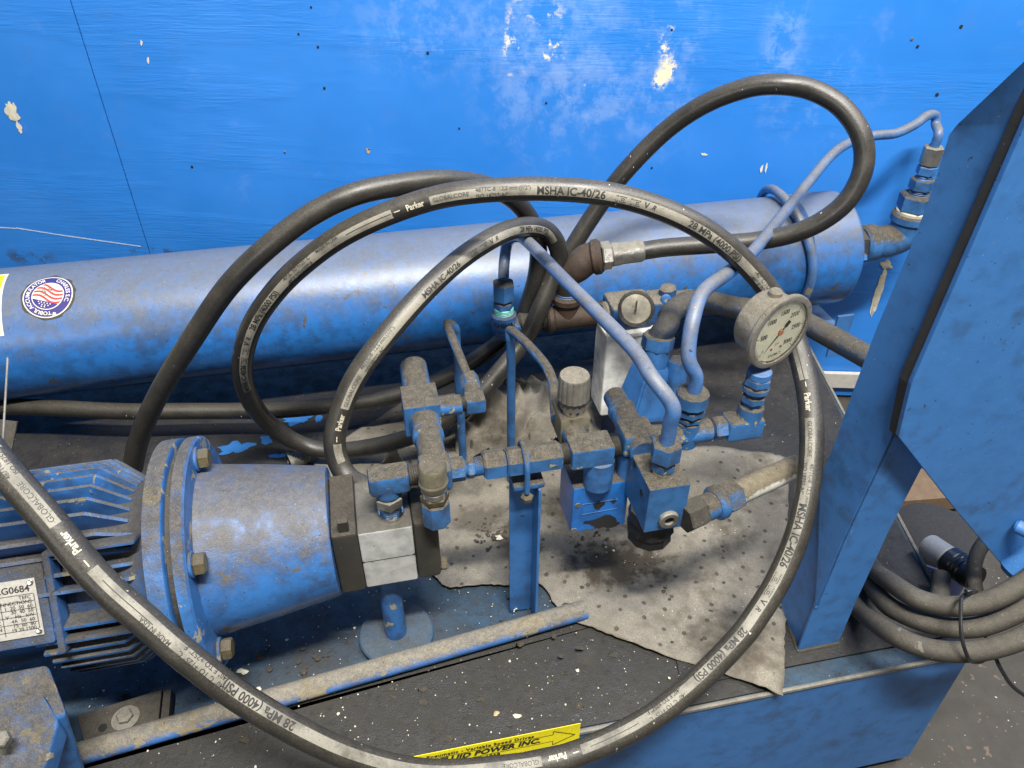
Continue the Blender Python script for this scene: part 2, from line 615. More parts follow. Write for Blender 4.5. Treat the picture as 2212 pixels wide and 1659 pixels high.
wall = thing('plywood_wall', V((0, 1.60, -.30)), 'bright blue painted plywood wall with a vertical seam and scuffed patches behind the machine', 'wall')
seam = [PW(px, py) for px, py in ((150, -15), (186, 120), (232, 260), (275, 400), (338, 550))]
sx = seam[2].x
for i, (x0, x1) in enumerate(((-3.6, sx - .0012), (sx + .0012, 3.8))):
    mb = MB()
    c0 = V((0, 1.60, 0)) + WX * x0
    c1 = V((0, 1.60, 0)) + WX * x1
    mb.prism([c0 + K * -.29, c1 + K * -.29, c1 + K * 2.9, c0 + K * 2.9], WN * .018, .0008)
    mb.build('plywood_panel', 'wall', wall)
mb = MB()
q = V((0, 1.60, 0)) + WX * sx + WN * .019
mb.prism([q - WX * .05 - K * .29, q + WX * .05 - K * .29, q + WX * .05 + K * 2.9, q - WX * .05 + K * 2.9], WN * .03)
mb.build('stud', 'hole', wall)
mb = MB()
mb.box(V((.9, 1.60 - .045 - .008, -.235)), .9, .006, .022, ax=WX, ay=WN)
mb.build('baseboard', 'beige', wall)
for px, py in ((687, 101), (924, 114), (701, 190), (645, 73), (672, 15), (992, 277), (615, 328), (1451, 64), (1970, 84), (1982, 100), (2024, 204), (2076, 57), (1408, 362), (797, 322), (1180, 222), (415, 360)):
    c = PW(px, py) - WN * .0006
    r = random.uniform(.0020, .0034)
    mb = MB().lathe(c, c - WN * .0012, [(0, r), (.6, r), (1, r * .5)], 12)
    mb.build('screw_head', 'hole' if random.random() < .7 else 'zinc', wall)


def splat(cx, cy, w_, h_, rot, seed, k=26):
    """ragged flat outline of torn paint on the wall, in px"""
    out = []
    for i in range(k):
        a = 2 * math.pi * i / k
        r = 1 + .55 * noise.noise(V((math.cos(a) * 1.7 + seed, math.sin(a) * 1.7, seed))) + .22 * random.uniform(-1, 1)
        x, y = math.cos(a) * w_ * r, math.sin(a) * h_ * r
        out.append((cx + x * math.cos(rot) - y * math.sin(rot), cy + x * math.sin(rot) + y * math.cos(rot)))
    return out


for (cx, cy, w_, h_, rot, sd, mt) in ((27, 240, 13, 20, -.5, 1, 'crumb'), (42, 275, 5, 14, -.4, 2, 'labelwhite'), (1915, 570, 13, 9, .1, 3, 'crumb'),
                                      (1899, 625, 9, 50, .30, 4, 'crumb'), (1886, 668, 4, 10, .3, 5, 'labelwhite'), (1645, 364, 2.5, 8, .2, 6, 'labelwhite'),
                                      (1655, 362, 2, 10, .15, 7, 'labelwhite'), (1521, 333, 7, 2.5, .1, 8, 'labelwhite'), (796, 325, 4, 6, -.5, 9, 'crumb2'),
                                      (306, 92, 2.5, 5, 0, 10, 'labelwhite'), (321, 130, 2.5, 7, 0, 11, 'labelwhite')):
    pts = [PW(x, y) - WN * .0012 for x, y in splat(cx, cy, w_, h_, rot, sd)]
    mb = MB()
    mb.poly(pts)
    bmesh.ops.triangulate(mb.bm, faces=mb.bm.faces[:])
    mb.build('bare_patch', mt, wall, recalc=False)
mb = MB()
for seg in (((0, 491), (35, 493)), ((35, 492), (130, 507)), ((130, 507), (305, 532))):
    (x0, y0), (x1, y1) = seg
    mb.poly([PW(x0, y0 - 1.3) - WN * .001, PW(x1, y1 - 1.1) - WN * .001, PW(x1, y1 + 1) - WN * .001, PW(x0, y0 + 1.3) - WN * .001])
mb.build('scratch', simple('pale_scratch', (.42, .55, .75), .5), wall, recalc=False)

# ================================================================== SKID
FR = PZ(2094, 1432, 0)
FL = V((-.93, .305, 0))
fdir = (V((.614, .612, 0)) - V((-.075, .470, 0))).normalized()
F0 = V((-.075, .470, 0))
FR = F0 + fdir * ((.622 - F0.x) / fdir.x)
FL = F0 + fdir * ((-1.3 - F0.x) / fdir.x)
fn = V((fdir.y, -fdir.x, 0))                     # outward (towards us)
skid = thing('machine_skid', V((-.2, .9, -.30)), 'long blue steel skid base with dirty dark deck under the motor and pump', 'machine base')
rail0, rail1 = PZ(120, 1662, .0), PZ(1262, 1333, .0)
rd = (rail1 - rail0).normalized()
RL = rail0 + rd * ((-1.3 - rail0.x) / rd.x)
mb = MB()
BR, BL = V((.632, 1.50, 0)), V((-1.3, 1.30, 0))


def sheet(mb, pts, z0, th):
    mb.prism([V((p.x, p.y, z0)) for p in pts], V((0, 0, -th)), .0006)


RE = rail1 + rd * .02
sheet(mb, [FL, FR, BR, BL], 0., .006)
mb.build('deck_plate', 'deck', skid)
mb = MB()
sheet(mb, [FL + fn * -.004, V((.33, .0, 0)) + V((0, (F0 + fdir * ((.33 - F0.x) / fdir.x)).y, 0)) - fn * .004, V((.20, rail1.y + .01, 0)), RE, RL], .003, .0025)
mb.build('front_deck_sheet', 'deckfront', skid)
mb = MB()
q = [V((-1.28, .80, 0)), V((-.42, .86, 0)), V((.1, 1.02, 0)), V((.22, .80, 0)), V((.22, .56, 0)), V((.612, .640, 0)), V((.622, 1.49, 0)), V((-1.28, 1.28, 0))]
sheet(mb, q, .0058, .0025)
mb.build('rear_deck_sheet', 'deckdark', skid)
mb = MB()
mb.prism([FL + fn * .002, FR + fn * .002, FR + fn * .002 - K * .272, FL + fn * .002 - K * .272], -fn * .006, .001)
mb.prism([FR + V((-.002, .004, -.001)), BR + V((-.002, 0, -.001)), BR + V((-.002, 0, -.27)), FR + V((-.002, .004, -.27))], V((.006, 0, 0)), .001)
mb.build('side_panel', 'post', skid)
mb = MB()
mb.tube([FL + fn * .001 + K * .001, FR + fn * .001 + K * .001], .0035, 8)
mb.tube([FR + K * .0, BR], .0032, 8)
mb.build('worn_edge', 'zinc', skid)
mb = MB()
rr = .0135
r0, r1 = rail0 + K * (rr + .004), rail1 + K * (rr + .004)
r0 = r0 - rd * .005
mb.tube([r0 + (r1 - r0) * (i / 30) for i in range(31)], rr, 20)
mb.build('pipe_rail', dusty('rail_paint', (.04, .16, .46), .95, -.1, .75, grime=.4, chips=.12, chipc=(.30, .26, .17), dust=(.19, .165, .115)), skid)
mb = MB()
for (x, y, w__, h__, ro, sd) in ((510, 968, 34, 13, -.15, 31), (575, 950, 14, 9, .1, 32), (640, 905, 30, 12, -.1, 33), (690, 900, 8, 14, .1, 34), (600, 985, 20, 5, -.1, 35), (455, 985, 10, 5, 0, 36)):
    mb.poly([PZ(px_, py_, .0064) for px_, py_ in splat(x, y, w__, h__, ro, sd)])
bmesh.ops.triangulate(mb.bm, faces=mb.bm.faces[:])
mb.build('wiped_paint', simple('wiped_blue_paint', (.025, .14, .40), .55, scale=60), skid, recalc=False)
# motor mounting pad
fz = .022
mb = MB()
mp = [PZ(165, 1545, fz), PZ(350, 1487, fz), PZ(342, 1562, fz), PZ(182, 1610, fz)]
mb.prism(mp, V((0, 0, -.019)), .002)
mb.prism([mp[1] + V((.002, 0, 0)), mp[2] + V((.002, 0, 0)), mp[2] + V((.012, 0, 0)), mp[1] + V((.012, 0, 0))], V((0, 0, -.016)), .001)
mb.build('motor_pad', 'darkiron', skid)
for px, py, r in ((272, 1552, .0165),):
    c = PZ(px, py, fz)
    mb = MB().cyl(c, c + K * .0025, r, 24)
    mb.build('washer', 'zinc', skid)
    mb = MB().hex(c + K * .0025, c + K * .009, .010)
    mb.build('bolt', 'zinc', skid)
c = PZ(222, 1572, fz + .0006)
MB().lathe(c, c + K * .0008, [(0, .005), (1, .005)], 16).build('bolt_hole', 'hole', skid)
# small steel lug at far left
mb = MB()
mb.prism([Pd(-25, 905, 1.12), Pd(36, 912, 1.12), Pd(22, 985, 1.10), Pd(-25, 1000, 1.10)], V((0, .004, -.0015)), .0008)
mb.build('steel_lug', 'darkiron', skid)

# tank brackets
for px in (1770, -60):
    tz = 0
    c = LP(px, 1.23, .05)
    mb = MB()
    mb.box(c + K * .0, .018, .085, .003, bev=.001)
    mb.box(c + B * -.08 + K * -.0, .018, .003, .05, bev=.001)
    mb.box(c + B * .08, .018, .003, .05, bev=.001)
    mb.build('tank_bracket', 'post', skid)

# ================================================================== POST AND GUSSET (right)
p0 = PZ(1722, 1410, .002)
ca, cb = p0.dot(A), p0.dot(B)
post = thing('frame_post', p0 + A * .03, 'tall blue folded steel post standing on the right corner of the skid', 'frame post')
side = [(2300, 51), (2210, 135), (2068, 269), (2051, 290), (2003, 441), (1965, 539), (1891, 716), (1836, 863), (1803, 957), (1772, 1035), (1767, 1213), (1760, 1313), (1757, 1318)]
edge = [(1757, 1320), (1819, 1169), (1924, 946), (1969, 815)]
edge = [(1722, 1410), (1757, 1318), (1819, 1169), (1924, 946), (1969, 832), (2088, 545), (2198, 262), (2330, -60)]
ep = [PB(x, y, cb) for x, y in edge]
ep[0] = V(p0)
spts = [PA(x, y, ca) for x, y in [(2330, 20)] + side[1:]]
corner = lambda z: V((p0.x, p0.y, z))
mb = MB()
b2 = spts + ep[1:]
mb.prism(b2, A * .004, 0)
bmesh.ops.triangulate(mb.bm, faces=mb.bm.faces[:])
mb.build('side_plate', 'post', post, sharp=20)
fw = PB(1810, 1392, cb)
wd = (fw - p0).dot(A)
mb = MB()
mb.prism(ep + [p + A * wd for p in reversed(ep)], B * .004, .001)
mb.build('front_plate', 'post', post)
mb = MB()
ca2 = ca + .006
ip = [PA(x, y, ca2) for x, y in ((1790, 1030), (1748, 1035), (1735, 1100), (1686, 1300), (1723, 1412), (1765, 1318), (1780, 1213))]
mb.prism(ip, A * .003, .0006)
mb.build('inner_web', 'post', post)
def weld(name, pts, r, parent):
    q = []
    for a, b in zip(pts, pts[1:]):
        k = max(2, int((b - a).length / .003))
        q += [a + (b - a) * (i / k) for i in range(k)]
    q.append(pts[-1])
    mb = MB()
    mb.tube(q, r, 8, rf=lambda t: 1 + .35 * math.sin(t * len(q) * 2.1) * .6 + .25 * noise.noise(V((t * 60, 0, 0))))
    mb.build(name, 'cover', parent)


weld('weld_bead', [PZ(1686, 1302, .005), V(p0) + K * .004 - B * .001, V(p0) + A * wd + K * .004], .0032, post)
# gusset
gc = cb - .022
gus = thing('gusset_plate', PB(2150, 1230, gc), 'large flat blue gusset plate bolted in front of the post at the right edge', 'plate')
gp = [(2530, -400), (2400, -150), (2212, 277), (1969, 830), (1941, 944), (2065, 1102), (2176, 1234), (2360, 1180)]
gp = [PB(x, y, gc) for x, y in gp]
mb = MB().prism(gp, B * .006, .001)
mb.build('plate', 'post', gus)
mb = MB()
for (x0, y0), (x1, y1) in (((2400, -150), (2212, 277)), ((2212, 277), (1969, 830)), ((1969, 830), (1941, 944))):
    w0, w1 = (10, 10) if y0 < 300 else (10, 6)
    mb.prism([PB(x0, y0, gc + .007), PB(x1, y1, gc + .007), PB(x1 - w1, y1, gc + .007), PB(x0 - w0, y0, gc + .007)], B * .012, .0004)
mb.build('dusty_ledge', 'cover', gus)
mb = MB()
q0 = PB(2180, 1240, gc - .012)
q1 = PB(2290, 1150, gc - .012)
mb.cyl(q0, q1, .018, bev=.006)
mb.build('lug', 'post', gus)
q0 = PB(2192, 1134, gc - .003)
MB().cyl(q0, q0 - B * .02 + A * .012, .0085, bev=.003).build('stud', 'post', gus)
q0 = Pd(2132, 262, .72)

# ================================================================== TANK
T0, T1 = V((-.88, 1.105, .192)), V((.675, 1.424, .200))
TD = (T1 - T0).normalized()
TU = (K - TD * K.dot(TD)).normalized()
TF = TD.cross(TU).normalized()          # horizontal normal of the axis
if TF.y > 0:
    TF = -TF
TR = .112


def TP(x): return T0 + TD * ((x - T0.x) / TD.x)


def TS(x, ang, r=TR):
    """point on tank skin, ang elevation from the front"""
    return TP(x) + TF * (r * math.cos(ang)) + TU * (r * math.sin(ang))


tank = thing('pressure_tank', TP(0) - TU * TR, 'long blue cylindrical pressure tank lying behind the pump along the wall', 'tank')
mb = MB()
a_, b_ = TP(-1.35), TP(.543)
L = (b_ - a_).length
mb.lathe(a_, b_, [(0, TR * .8), (.01, TR)] + [(i / 20, TR) for i in range(1, 20)] + [(1 - .006 / L, TR), (1, TR - .006)], 72)
mb.build('shell', 'tank', tank)
mb = MB()
a_, b_ = TP(.5435), TP(.655)
mb.lathe(a_, b_, [(0, TR - .006), (.05, TR + .001), (.90, TR + .001), (.95, TR * .985), (.985, TR * .94), (1, TR * .88), (1.0, .02)], 72)
mb.build('end_cap', 'tank', tank)
for ang in (.2, -.9):
    c = TP(.654) + TF * (.085 * math.cos(ang)) + TU * (.085 * math.sin(ang))
    MB().hex(c, c + TD * .016, .010).build('bolt', 'paint', tank)
# strap
mb = MB()
pts = []
for i in range(41):
    an = math.radians(-75 + 240 * i / 40)
    pts.append(TP(.541 - .03 * max(0, math.sin(an)) ** 2) + TF * ((TR + .009) * math.cos(an)) + TU * ((TR + .010 + .006 * max(0, math.sin(an))) * math.sin(an)))
mb.tube(pts, .0088, 12)
st = mb.build('clamp_strap', 'tube')
tag(st, 'bent blue rod strap wrapped round the right end of the tank', 'strap')
# outlet fittings of the tank
of = thing('outlet_elbow', TP(.72), 'large blue pipe elbow and stacked hex adapters on the right end of the tank', 'fitting')
X0 = .712
MB().cyl(TP(.650), TP(.680), .0200).build('stub', 'darkiron', of)
MB().hex(TP(.678), TP(.716), .0330, roll=.3).build('hex_nut', 'darkiron', of)
MB().cyl(TP(.715), TP(.746), .0380, bev=.005).build('collar', 'fit', of)
ec = TP(X0 + .098)
mb = MB()
path = cat([TP(.745), TP(X0 + .065), ec + K * .012 - TD * .006, ec + K * .045], 6)
mb.tube(path, .033, 24)
mb.cyl(ec + K * .040, ec + K * .060, .038, bev=.004)
mb.build('elbow_body', 'fit', of)
z = .062
MB().cyl(ec + K * .058, ec + K * .067, .032, bev=.002).build('seal_ring', 'printwhite', of)
MB().hex(ec + K * .066, ec + K * .100, .034, roll=.2, bev=.004).build('hex_nut', 'fit', of)
MB().thread(ec + K * .098, ec + K * .112, .019, 4).build('thread', 'paint_clean', of)
MB().hex(ec + K * .110, ec + K * .132, .0235, roll=.4).build('hex_nut', 'fit', of)
MB().thread(ec + K * .130, ec + K * .142, .0145, 3).build('thread', 'paint_clean', of)
MB().hex(ec + K * .140, ec + K * .158, .0185, roll=.2).build('hex_nut', 'paint_clean', of)
MB().hex(ec + K * .160, ec + K * .196, .0190, roll=.1).build('hex_nut', 'zinc', of)
TUBEF_END = ec + K * .19

# yellow label and round sticker on the tank
def tank_map(cx, cang, up=1):
    """local (x, y) metres -> tank skin"""
    return lambda x, y, r=0.: TS(cx + x * TD.x, cang + y / TR, TR + .0006 + r)


lab = thing('yellow_label', TS(-.93, .25), 'bright yellow label with white border on the tank at the left edge', 'label')
ax = PB(8, 655, 1.0)


def solve_tank(px, py):
    """tank skin point seen at px"""
    best = None
    for i in range(-130, 80):
        for j in range(-20, 80):
            pass
    r = ray(px, py)
    o = CAM - T0
    dd = r - TD * r.dot(TD)
    oo = o - TD * o.dot(TD)
    a2, b2, c2 = dd.dot(dd), 2 * dd.dot(oo), oo.dot(oo) - TR * TR
    disc = b2 * b2 - 4 * a2 * c2
    if disc < 0:
        return None
    t = (-b2 - math.sqrt(disc)) / (2 * a2)
    p = CAM + r * t
    q = p - T0
    s_ = q.dot(TD)
    rad = q - TD * s_
    return (T0 + TD * s_).x, math.atan2(rad.dot(TU), rad.dot(TF))


x1, a1 = solve_tank(20, 592)
x2, a2 = solve_tank(10, 725)
yl = .16
for nm, mt, ins, off in (('border', 'labelwhite', 0, .0), ('face', 'yellow', .004, .0004)):
    mb = MB()
    mb.grid(lambda u, v: TS(x1 - yl + (yl - ins) * u, a2 + ins / TR + (a1 - a2 - 2 * ins / TR) * v, TR + .0005 + off), 4, 14)
    mb.build(nm, mt, lab, recalc=False)
mb = MB()
for k in range(6):
    add_mapped(mb, text_bm('KEEP CLEAR', .012, .02, 'RIGHT', cuts=.004), lambda x, y: TS(x1 - .03 + x, a1 - (.02 + .02 * k + -y) / TR, TR + .0014))
mb.bm.free()
sx_, sa_ = solve_tank(104, 639)
stk = thing('round_sticker', TS(sx_, sa_), 'round purple sticker with waving red and white flag on the tank', 'sticker')
SR = .037


def disc(mb, R, off, k=40, rings=5, wob=0.):
    def f(u, v):
        an = u * 2 * math.pi
        rr_ = R * v * (1 + wob * noise.noise(V((math.cos(an) * 3, math.sin(an) * 3, 5))))
        return TS(sx_ + rr_ * math.cos(an) * TD.x, sa_ + rr_ * math.sin(an) / TR, TR + off)
    mb.grid(f, k, rings)


mb = MB(); disc(mb, SR * 1.1, .0005, wob=.10); mb.build('grimy_edge', 'darkiron', stk, recalc=False)
mb = MB(); disc(mb, SR * 1.02, .0008); mb.build('white_rim', 'labelwhite', stk, recalc=False)
mb = MB(); disc(mb, SR * .97, .0011); mb.build('purple_ring', 'purple', stk, recalc=False)
mb = MB(); disc(mb, SR * .66, .0014); mb.build('white_centre', 'labelwhite', stk, recalc=False)
tilt = math.radians(160)


def smap(x, y, off=.0018):
    xx = x * math.cos(tilt) - y * math.sin(tilt)
    yy = x * math.sin(tilt) + y * math.cos(tilt)
    return TS(sx_ + xx * TD.x, sa_ + yy / TR, TR + off)


mb = MB()
R6 = SR * .62
for k in range(4):
    y0, y1 = R6 * (.35 - .30 * k), R6 * (.35 - .30 * k - .15)

    def f(u, v, y0=y0, y1=y1):
        x = -R6 + 2 * R6 * u
        y = y0 + (y1 - y0) * v + R6 * .16 * math.sin(u * 6.0)
        l = math.sqrt(max(0, R6 * R6 - y * y))
        x = max(-l, min(l, x))
        return smap(x, max(-R6, min(R6, y)))
    mb.grid(f, 24, 2)
mb.build('red_stripe', 'red', stk, recalc=False)
mb = MB()


def f(u, v):
    an = math.radians(28 + 124 * u)
    x, y = R6 * math.cos(an), R6 * math.sin(an)
    return smap(x, R6 * .46 + (y - R6 * .46) * v, .0019)


mb.grid(f, 16, 3)
mb.build('star_field', 'purple', stk, recalc=False)
mb = MB()
for (x, y) in ((-.4, .58), (-.2, .58), (0, .6), (.2, .58), (.4, .58), (-.3, .72), (-.1, .74), (.1, .74), (.3, .72), (-.1, .87), (.1, .87)):
    cx, cy = x * R6, y * R6
    mb.bm.faces.new([mb.bm.verts.new(smap(cx + .0011 * math.cos(t), cy + .0011 * math.sin(t), .0023)) for t in (0, 1.05, 2.1, 3.14, 4.19, 5.24)])


def ringtext(mb, s_, a0, size, rad, inward=True):
    b = text_bm(s_, size, .02, cuts=.003)
    for v in b.verts:
        pass
    sg = 1 if inward else -1

    def g(x, y):
        an = a0 + sg * x / rad
        rr_ = rad - sg * y
        return TS(sx_ + rr_ * math.cos(an) * TD.x, sa_ + rr_ * math.sin(an) / TR, TR + .0016)
    add_mapped(mb, b, g)


ringtext(mb, 'TOBUL ACCUMULATOR', math.radians(190), .0085, SR * .81, False)
ringtext(mb, 'CHARLES S.C.', math.radians(20), .0085, SR * .81, False)
ringtext(mb, '*', math.radians(285), .014, SR * .84, False)
mb.build('lettering', 'labelwhite', stk, recalc=False)
mb = MB()
b = text_bm('FIRST', .0075, .02, cuts=.003)
add_mapped(mb, b, lambda x, y: TS(sx_ - .006 + (x * .3 - y * .95) * -1, sa_ + (x * .95 + y * .3 + .008) / TR, TR + .0020))
b = text_bm('USA', .0075, .02, cuts=.003)
add_mapped(mb, b, lambda x, y: TS(sx_ + .003 + (x * .3 - y * .95) * -1, sa_ + (x * .95 + y * .3 + .010) / TR, TR + .0020))
mb.build('lettering', 'inkgrey', stk, recalc=False)
# ================================================================== MOTOR + BELL HOUSING + PUMP
MC = LP(385, .682, .200)          # flange centre
MC = V((-.376, (.682 + math.sin(PHI) * -.376) / math.cos(PHI), .204))


def MX(s): return MC + A * s


def MS(s, r, el):
    """el: elevation in degrees, 0 towards us, 90 up"""
    e = math.radians(el)
    return MX(s) - B * (r * math.cos(e)) + K * (r * math.sin(e))


mot = thing('electric_motor', MX(-.25) - K * .13, 'big blue finned electric motor covered in dust at the lower left', 'motor')
mb = MB()
RM = .093
mb.lathe(MX(-.75), MX(-.065), [(0, RM), (.9, RM), (1, RM * .98)], 64)
mb.lathe(MX(-.075), MX(-.012), [(0, RM * .98), (.4, RM * 1.0), (.65, RM * 1.13), (.75, RM * 1.22), (1, RM * 1.24)], 64)
mb.build('housing', 'paint_heavy', mot)
mb = MB()


def fin(el, s0, s1, rt, th=.0022, cham=.045, r0=RM - .004):
    e = math.radians(el)
    t = (K * math.cos(e) + B * math.sin(e)) * th
    pr = [MS(s0, r0, el), MS(s0, rt, el), MS(s1 - cham, rt, el), MS(s1, r0 + .006, el), MS(s1, r0, el)]
    mb.prism([p - t for p in pr], t * 2, .0008)


for el in (146, 137, 128, 119, 110, 101, 92, 83, 74):
    fin(el, -.72, -.050, .123, cham=.035)
for el in (63, 54):
    fin(el, -.72, -.040, .119, cham=.035)
for k, el in enumerate((45, 36)):
    fin(el, -.72 if k == 0 else -.150, -.040, .116, cham=.035)
for k, el in enumerate((16, 8, 0, -8, -16, -24, -32, -40, -48)):
    fin(el, -.150 + .003 * k, -.034, .116, cham=.030)
mb.build('cooling_fins', 'paint', mot)
# pad for the nameplate
mb = MB()
pc = PB(40, 1318, .572)
c = MS(-.33, .104, 31)
e = math.radians(31)
un, rn = (K * math.cos(e) + B * math.sin(e)), (K * math.sin(e) - B * math.cos(e))
npz = c + rn * .0110
for k in range(300):
    t = -.10 + k * .001
    q = npz + A * t - CAM
    if 1106 + FPX * q.x / (q.y * CS - q.z * SN) >= 84:
        break
edge_t = t
mb.box(c + A * (edge_t - .09), .099, .043, .0104, ax=A, ay=un, az=rn, bev=.005)
mb.box(c + A * (edge_t + .013), .004, .055, .012, ax=A, ay=un, az=rn, bev=.003)
mb.box(c + A * (edge_t + .055) - un * .043, .045, .0035, .010, ax=A, ay=un, az=rn, bev=.003)
mb.box(c + A * (edge_t + .055) + un * .052, .045, .0035, .012, ax=A, ay=un, az=rn, bev=.003)
mb.build('side_pad', 'paint_heavy', mot)
pl = thing('name_plate', npz + A * edge_t, 'riveted silver data plate with small printed table on the motor', 'name plate')
pw_, ph_ = .062, .0305
pcn = npz + A * (edge_t - pw_)
MBL = MB().box(pcn + rn * .0006, pw_, ph_, .0006, ax=A, ay=un, az=rn, bev=.0003)
shp = MBL.build('sheet', 'plate', pl)


def npmap(x, y): return pcn + A * x + un * y + rn * .0017


mb = MB()
add_mapped(mb, text_bm('CE  CG0684', .0098, .01, 'RIGHT'), lambda x, y: npmap(pw_ - .006 + x, ph_ - .010 + y))
rows = ['TEFC', 'CONNECTIONS', '1  20  50  60', '30  40  50', 'V    Hz   kW', '4A  50  60', '75  60  80', '19 20 1500']
for k, s_ in enumerate(rows):
    add_mapped(mb, text_bm(s_, .0052, .0, 'RIGHT'), lambda x, y: npmap(pw_ - .006 + x, ph_ - .019 - .0047 * k + y))
for k, s_ in enumerate(['TYPE  21', 'IP 55', 'DE 6306-2RZ', 'NDE 6306-2RZ', 'DESIGNATION']):
    add_mapped(mb, text_bm(s_, .0055, .01, 'RIGHT'), lambda x, y: npmap(pw_ - .038 + x, ph_ - .022 - .0068 * k + y))
for k in range(6):
    yy = ph_ - .016 - .0075 * k
    mb.poly([npmap(-pw_ + .003, yy), npmap(pw_ - .004, yy), npmap(pw_ - .004, yy + .0005), npmap(-pw_ + .003, yy + .0005)])
for xx in (pw_ - .036, pw_ - .0035):
    mb.poly([npmap(xx, -ph_ + .004), npmap(xx + .0005, -ph_ + .004), npmap(xx + .0005, ph_ - .016), npmap(xx, ph_ - .016)])
mb.build('lettering', 'ink', shp, recalc=False)
for sx__, sy__ in ((1, -1), (1, 1)):
    q = pcn + A * (sx__ * (pw_ - .0045)) + un * (sy__ * (ph_ - .0045)) + rn * .001
    MB().cyl(q, q + rn * .0018, .003, 12, .001).build('rivet', 'chrome', pl)
# terminal box in front
mb = MB()
zb = .197
tb = [PZ(-150, 1480, zb), PZ(103, 1432, zb), PZ(146, 1542, zb - .03), PZ(-120, 1640, zb - .03)]
tp = [p.copy() for p in tb]
bm = mb.bm
top = [bm.verts.new(p) for p in tp]
low = [bm.verts.new(V((p.x, p.y, .03)) + (V((.0, 0, 0)) if i in (0, 3) else A * -.022)) for i, p in enumerate(tp)]
bm.faces.new(top)
for i in range(4):
    bm.faces.new((top[i], low[i], low[(i + 1) % 4], top[(i + 1) % 4]))
bm.faces.new(list(reversed(low)))
bmesh.ops.bevel(bm, geom=list(bm.edges), offset=.005, segments=3, profile=.5, affect='EDGES')
tbx = mb.build('terminal_box', 'paint', mot)
mb = MB()
lf = [PZ(-140, 1560, zb - .012), PZ(92, 1497, zb - .012), PZ(130, 1560, zb - .035), PZ(100, 1662, zb - .05), PZ(-120, 1700, zb - .05)]
mb.prism([p + K * .004 for p in lf], V((0, 0, -.03)), .004)
lid = mb.build('box_lid', 'paint', tbx)
c = PZ(10, 1600, zb - .012)
MB().hex(c, c + K * .010 - B * .004, .0085).build('bolt', 'zinc', tbx)

# flanges
mb = MB()
mb.lathe(MX(-.024), MX(-.002), [(0, .112), (0, .130), (.08, .137), (.9, .137), (1, .133)], 96)
mb.build('mounting_flange', 'paint', mot)
bell = thing('bell_housing', MX(.08) - K * .13, 'blue dusty bell housing cone between motor flange and pump', 'housing')
mb = MB()
mb.lathe(MX(.004), MX(.019), [(0, .132), (.1, .137), (.85, .137), (1, .134)], 96)
mb.build('flange', 'paint', bell)
mb = MB()
Lc = .160
mb.lathe(MX(.016), MX(Lc), [(0, .106), (.03, .102), (.5, .092), (.985, .0800), (1, .078)], 72)
mb.build('cone', dusty('bell_paint', (.028, .130, .36), .92, -.05, 1.0, patch=.75, grime=.35, rough=.25, dust=(.082, .072, .058), lint=.5, chips=.06, con=.6, dr=.6, chipc=(.10, .085, .06)), bell)
for el in (108, 40, -30):
    c = MS(.019, .118, el)
    MB().cyl(c - A * .001, c + A * .003, .0145).build('washer', 'paint', bell)
    MB().hex(c + A * .003, c + A * .015, .0125, roll=.3).build('bolt', 'brass', bell)
MB().lathe(MX(-.004), MX(.006), [(0, .1275), (1, .1275)], 96).build('gap_shade_ring', 'darkiron', bell)  # dark ring standing in for the shade in the gap between the flanges

pump = thing('gear_pump', MX(Lc + .05) - K * .08, 'small aluminium gear pump with dirty dark end plates beside the bell housing', 'pump')
px0 = Lc
ph = .049


def pb(s0, s1, dy, z0, z1, mb, yo=0., bev=.002):
    c = MX((s0 + s1) / 2) + B * yo
    c.z = (z0 + z1) / 2
    mb.box(c, (s1 - s0) / 2, dy, (z1 - z0) / 2, bev=bev)


mb = MB(); pb(px0, px0 + .030, .052, .150, .252, mb, -.005, .004); mb.build('mounting_plate', 'cover', pump)
mb = MB(); pb(px0 + .0302, px0 + .094, .044, .150, .247, mb, -.010, .003); mb.build('body', 'alu', pump)
mb = MB(); pb(px0 + .0305, px0 + .0938, .0455, .196, .199, mb, -.0085, .0008); mb.build('groove', 'hole', pump)
mb = MB(); pb(px0 + .0942, px0 + .124, .049, .150, .250, mb, -.006, .006); mb.build('end_cover', 'cover', pump)
for (dy, z_) in ((-.042, .238), (-.044, .162), (.03, .238)):
    c = MX(px0 + .123) + B * dy
    c.z = z_
    MB().hex(c, c + A * .009, .009).build('bolt', 'brass' if z_ < .2 else 'cover', pump)
c = MX(px0 + .016) + B * -.03
c.z = .250
MB().box(c + K * .006 + B * -.018, .006, .004, .012).build('bolt', 'darkiron', pump)
# foot below the pump
fc = PZ(857, 1372, .004)
foot = thing('support_foot', fc, 'round blue disc foot with a short rod standing on the deck under the pump', 'support foot')
MB().cyl(fc, fc + K * .008, .051, 48, .002).build('disc', dusty('foot_paint', (.022, .075, .15), .7, .3, 1.1, grime=.4, rough=.5, dust=(.06, .06, .05)), foot)
MB().cyl(fc + K * .005, fc + K * .155, .0145, 20).build('rod', 'paint', foot)

# ================================================================== PRESSURE LINE
LC, LZ = .655, .303


def lp(px, c=LC, z=LZ): return LP(px, c, z)


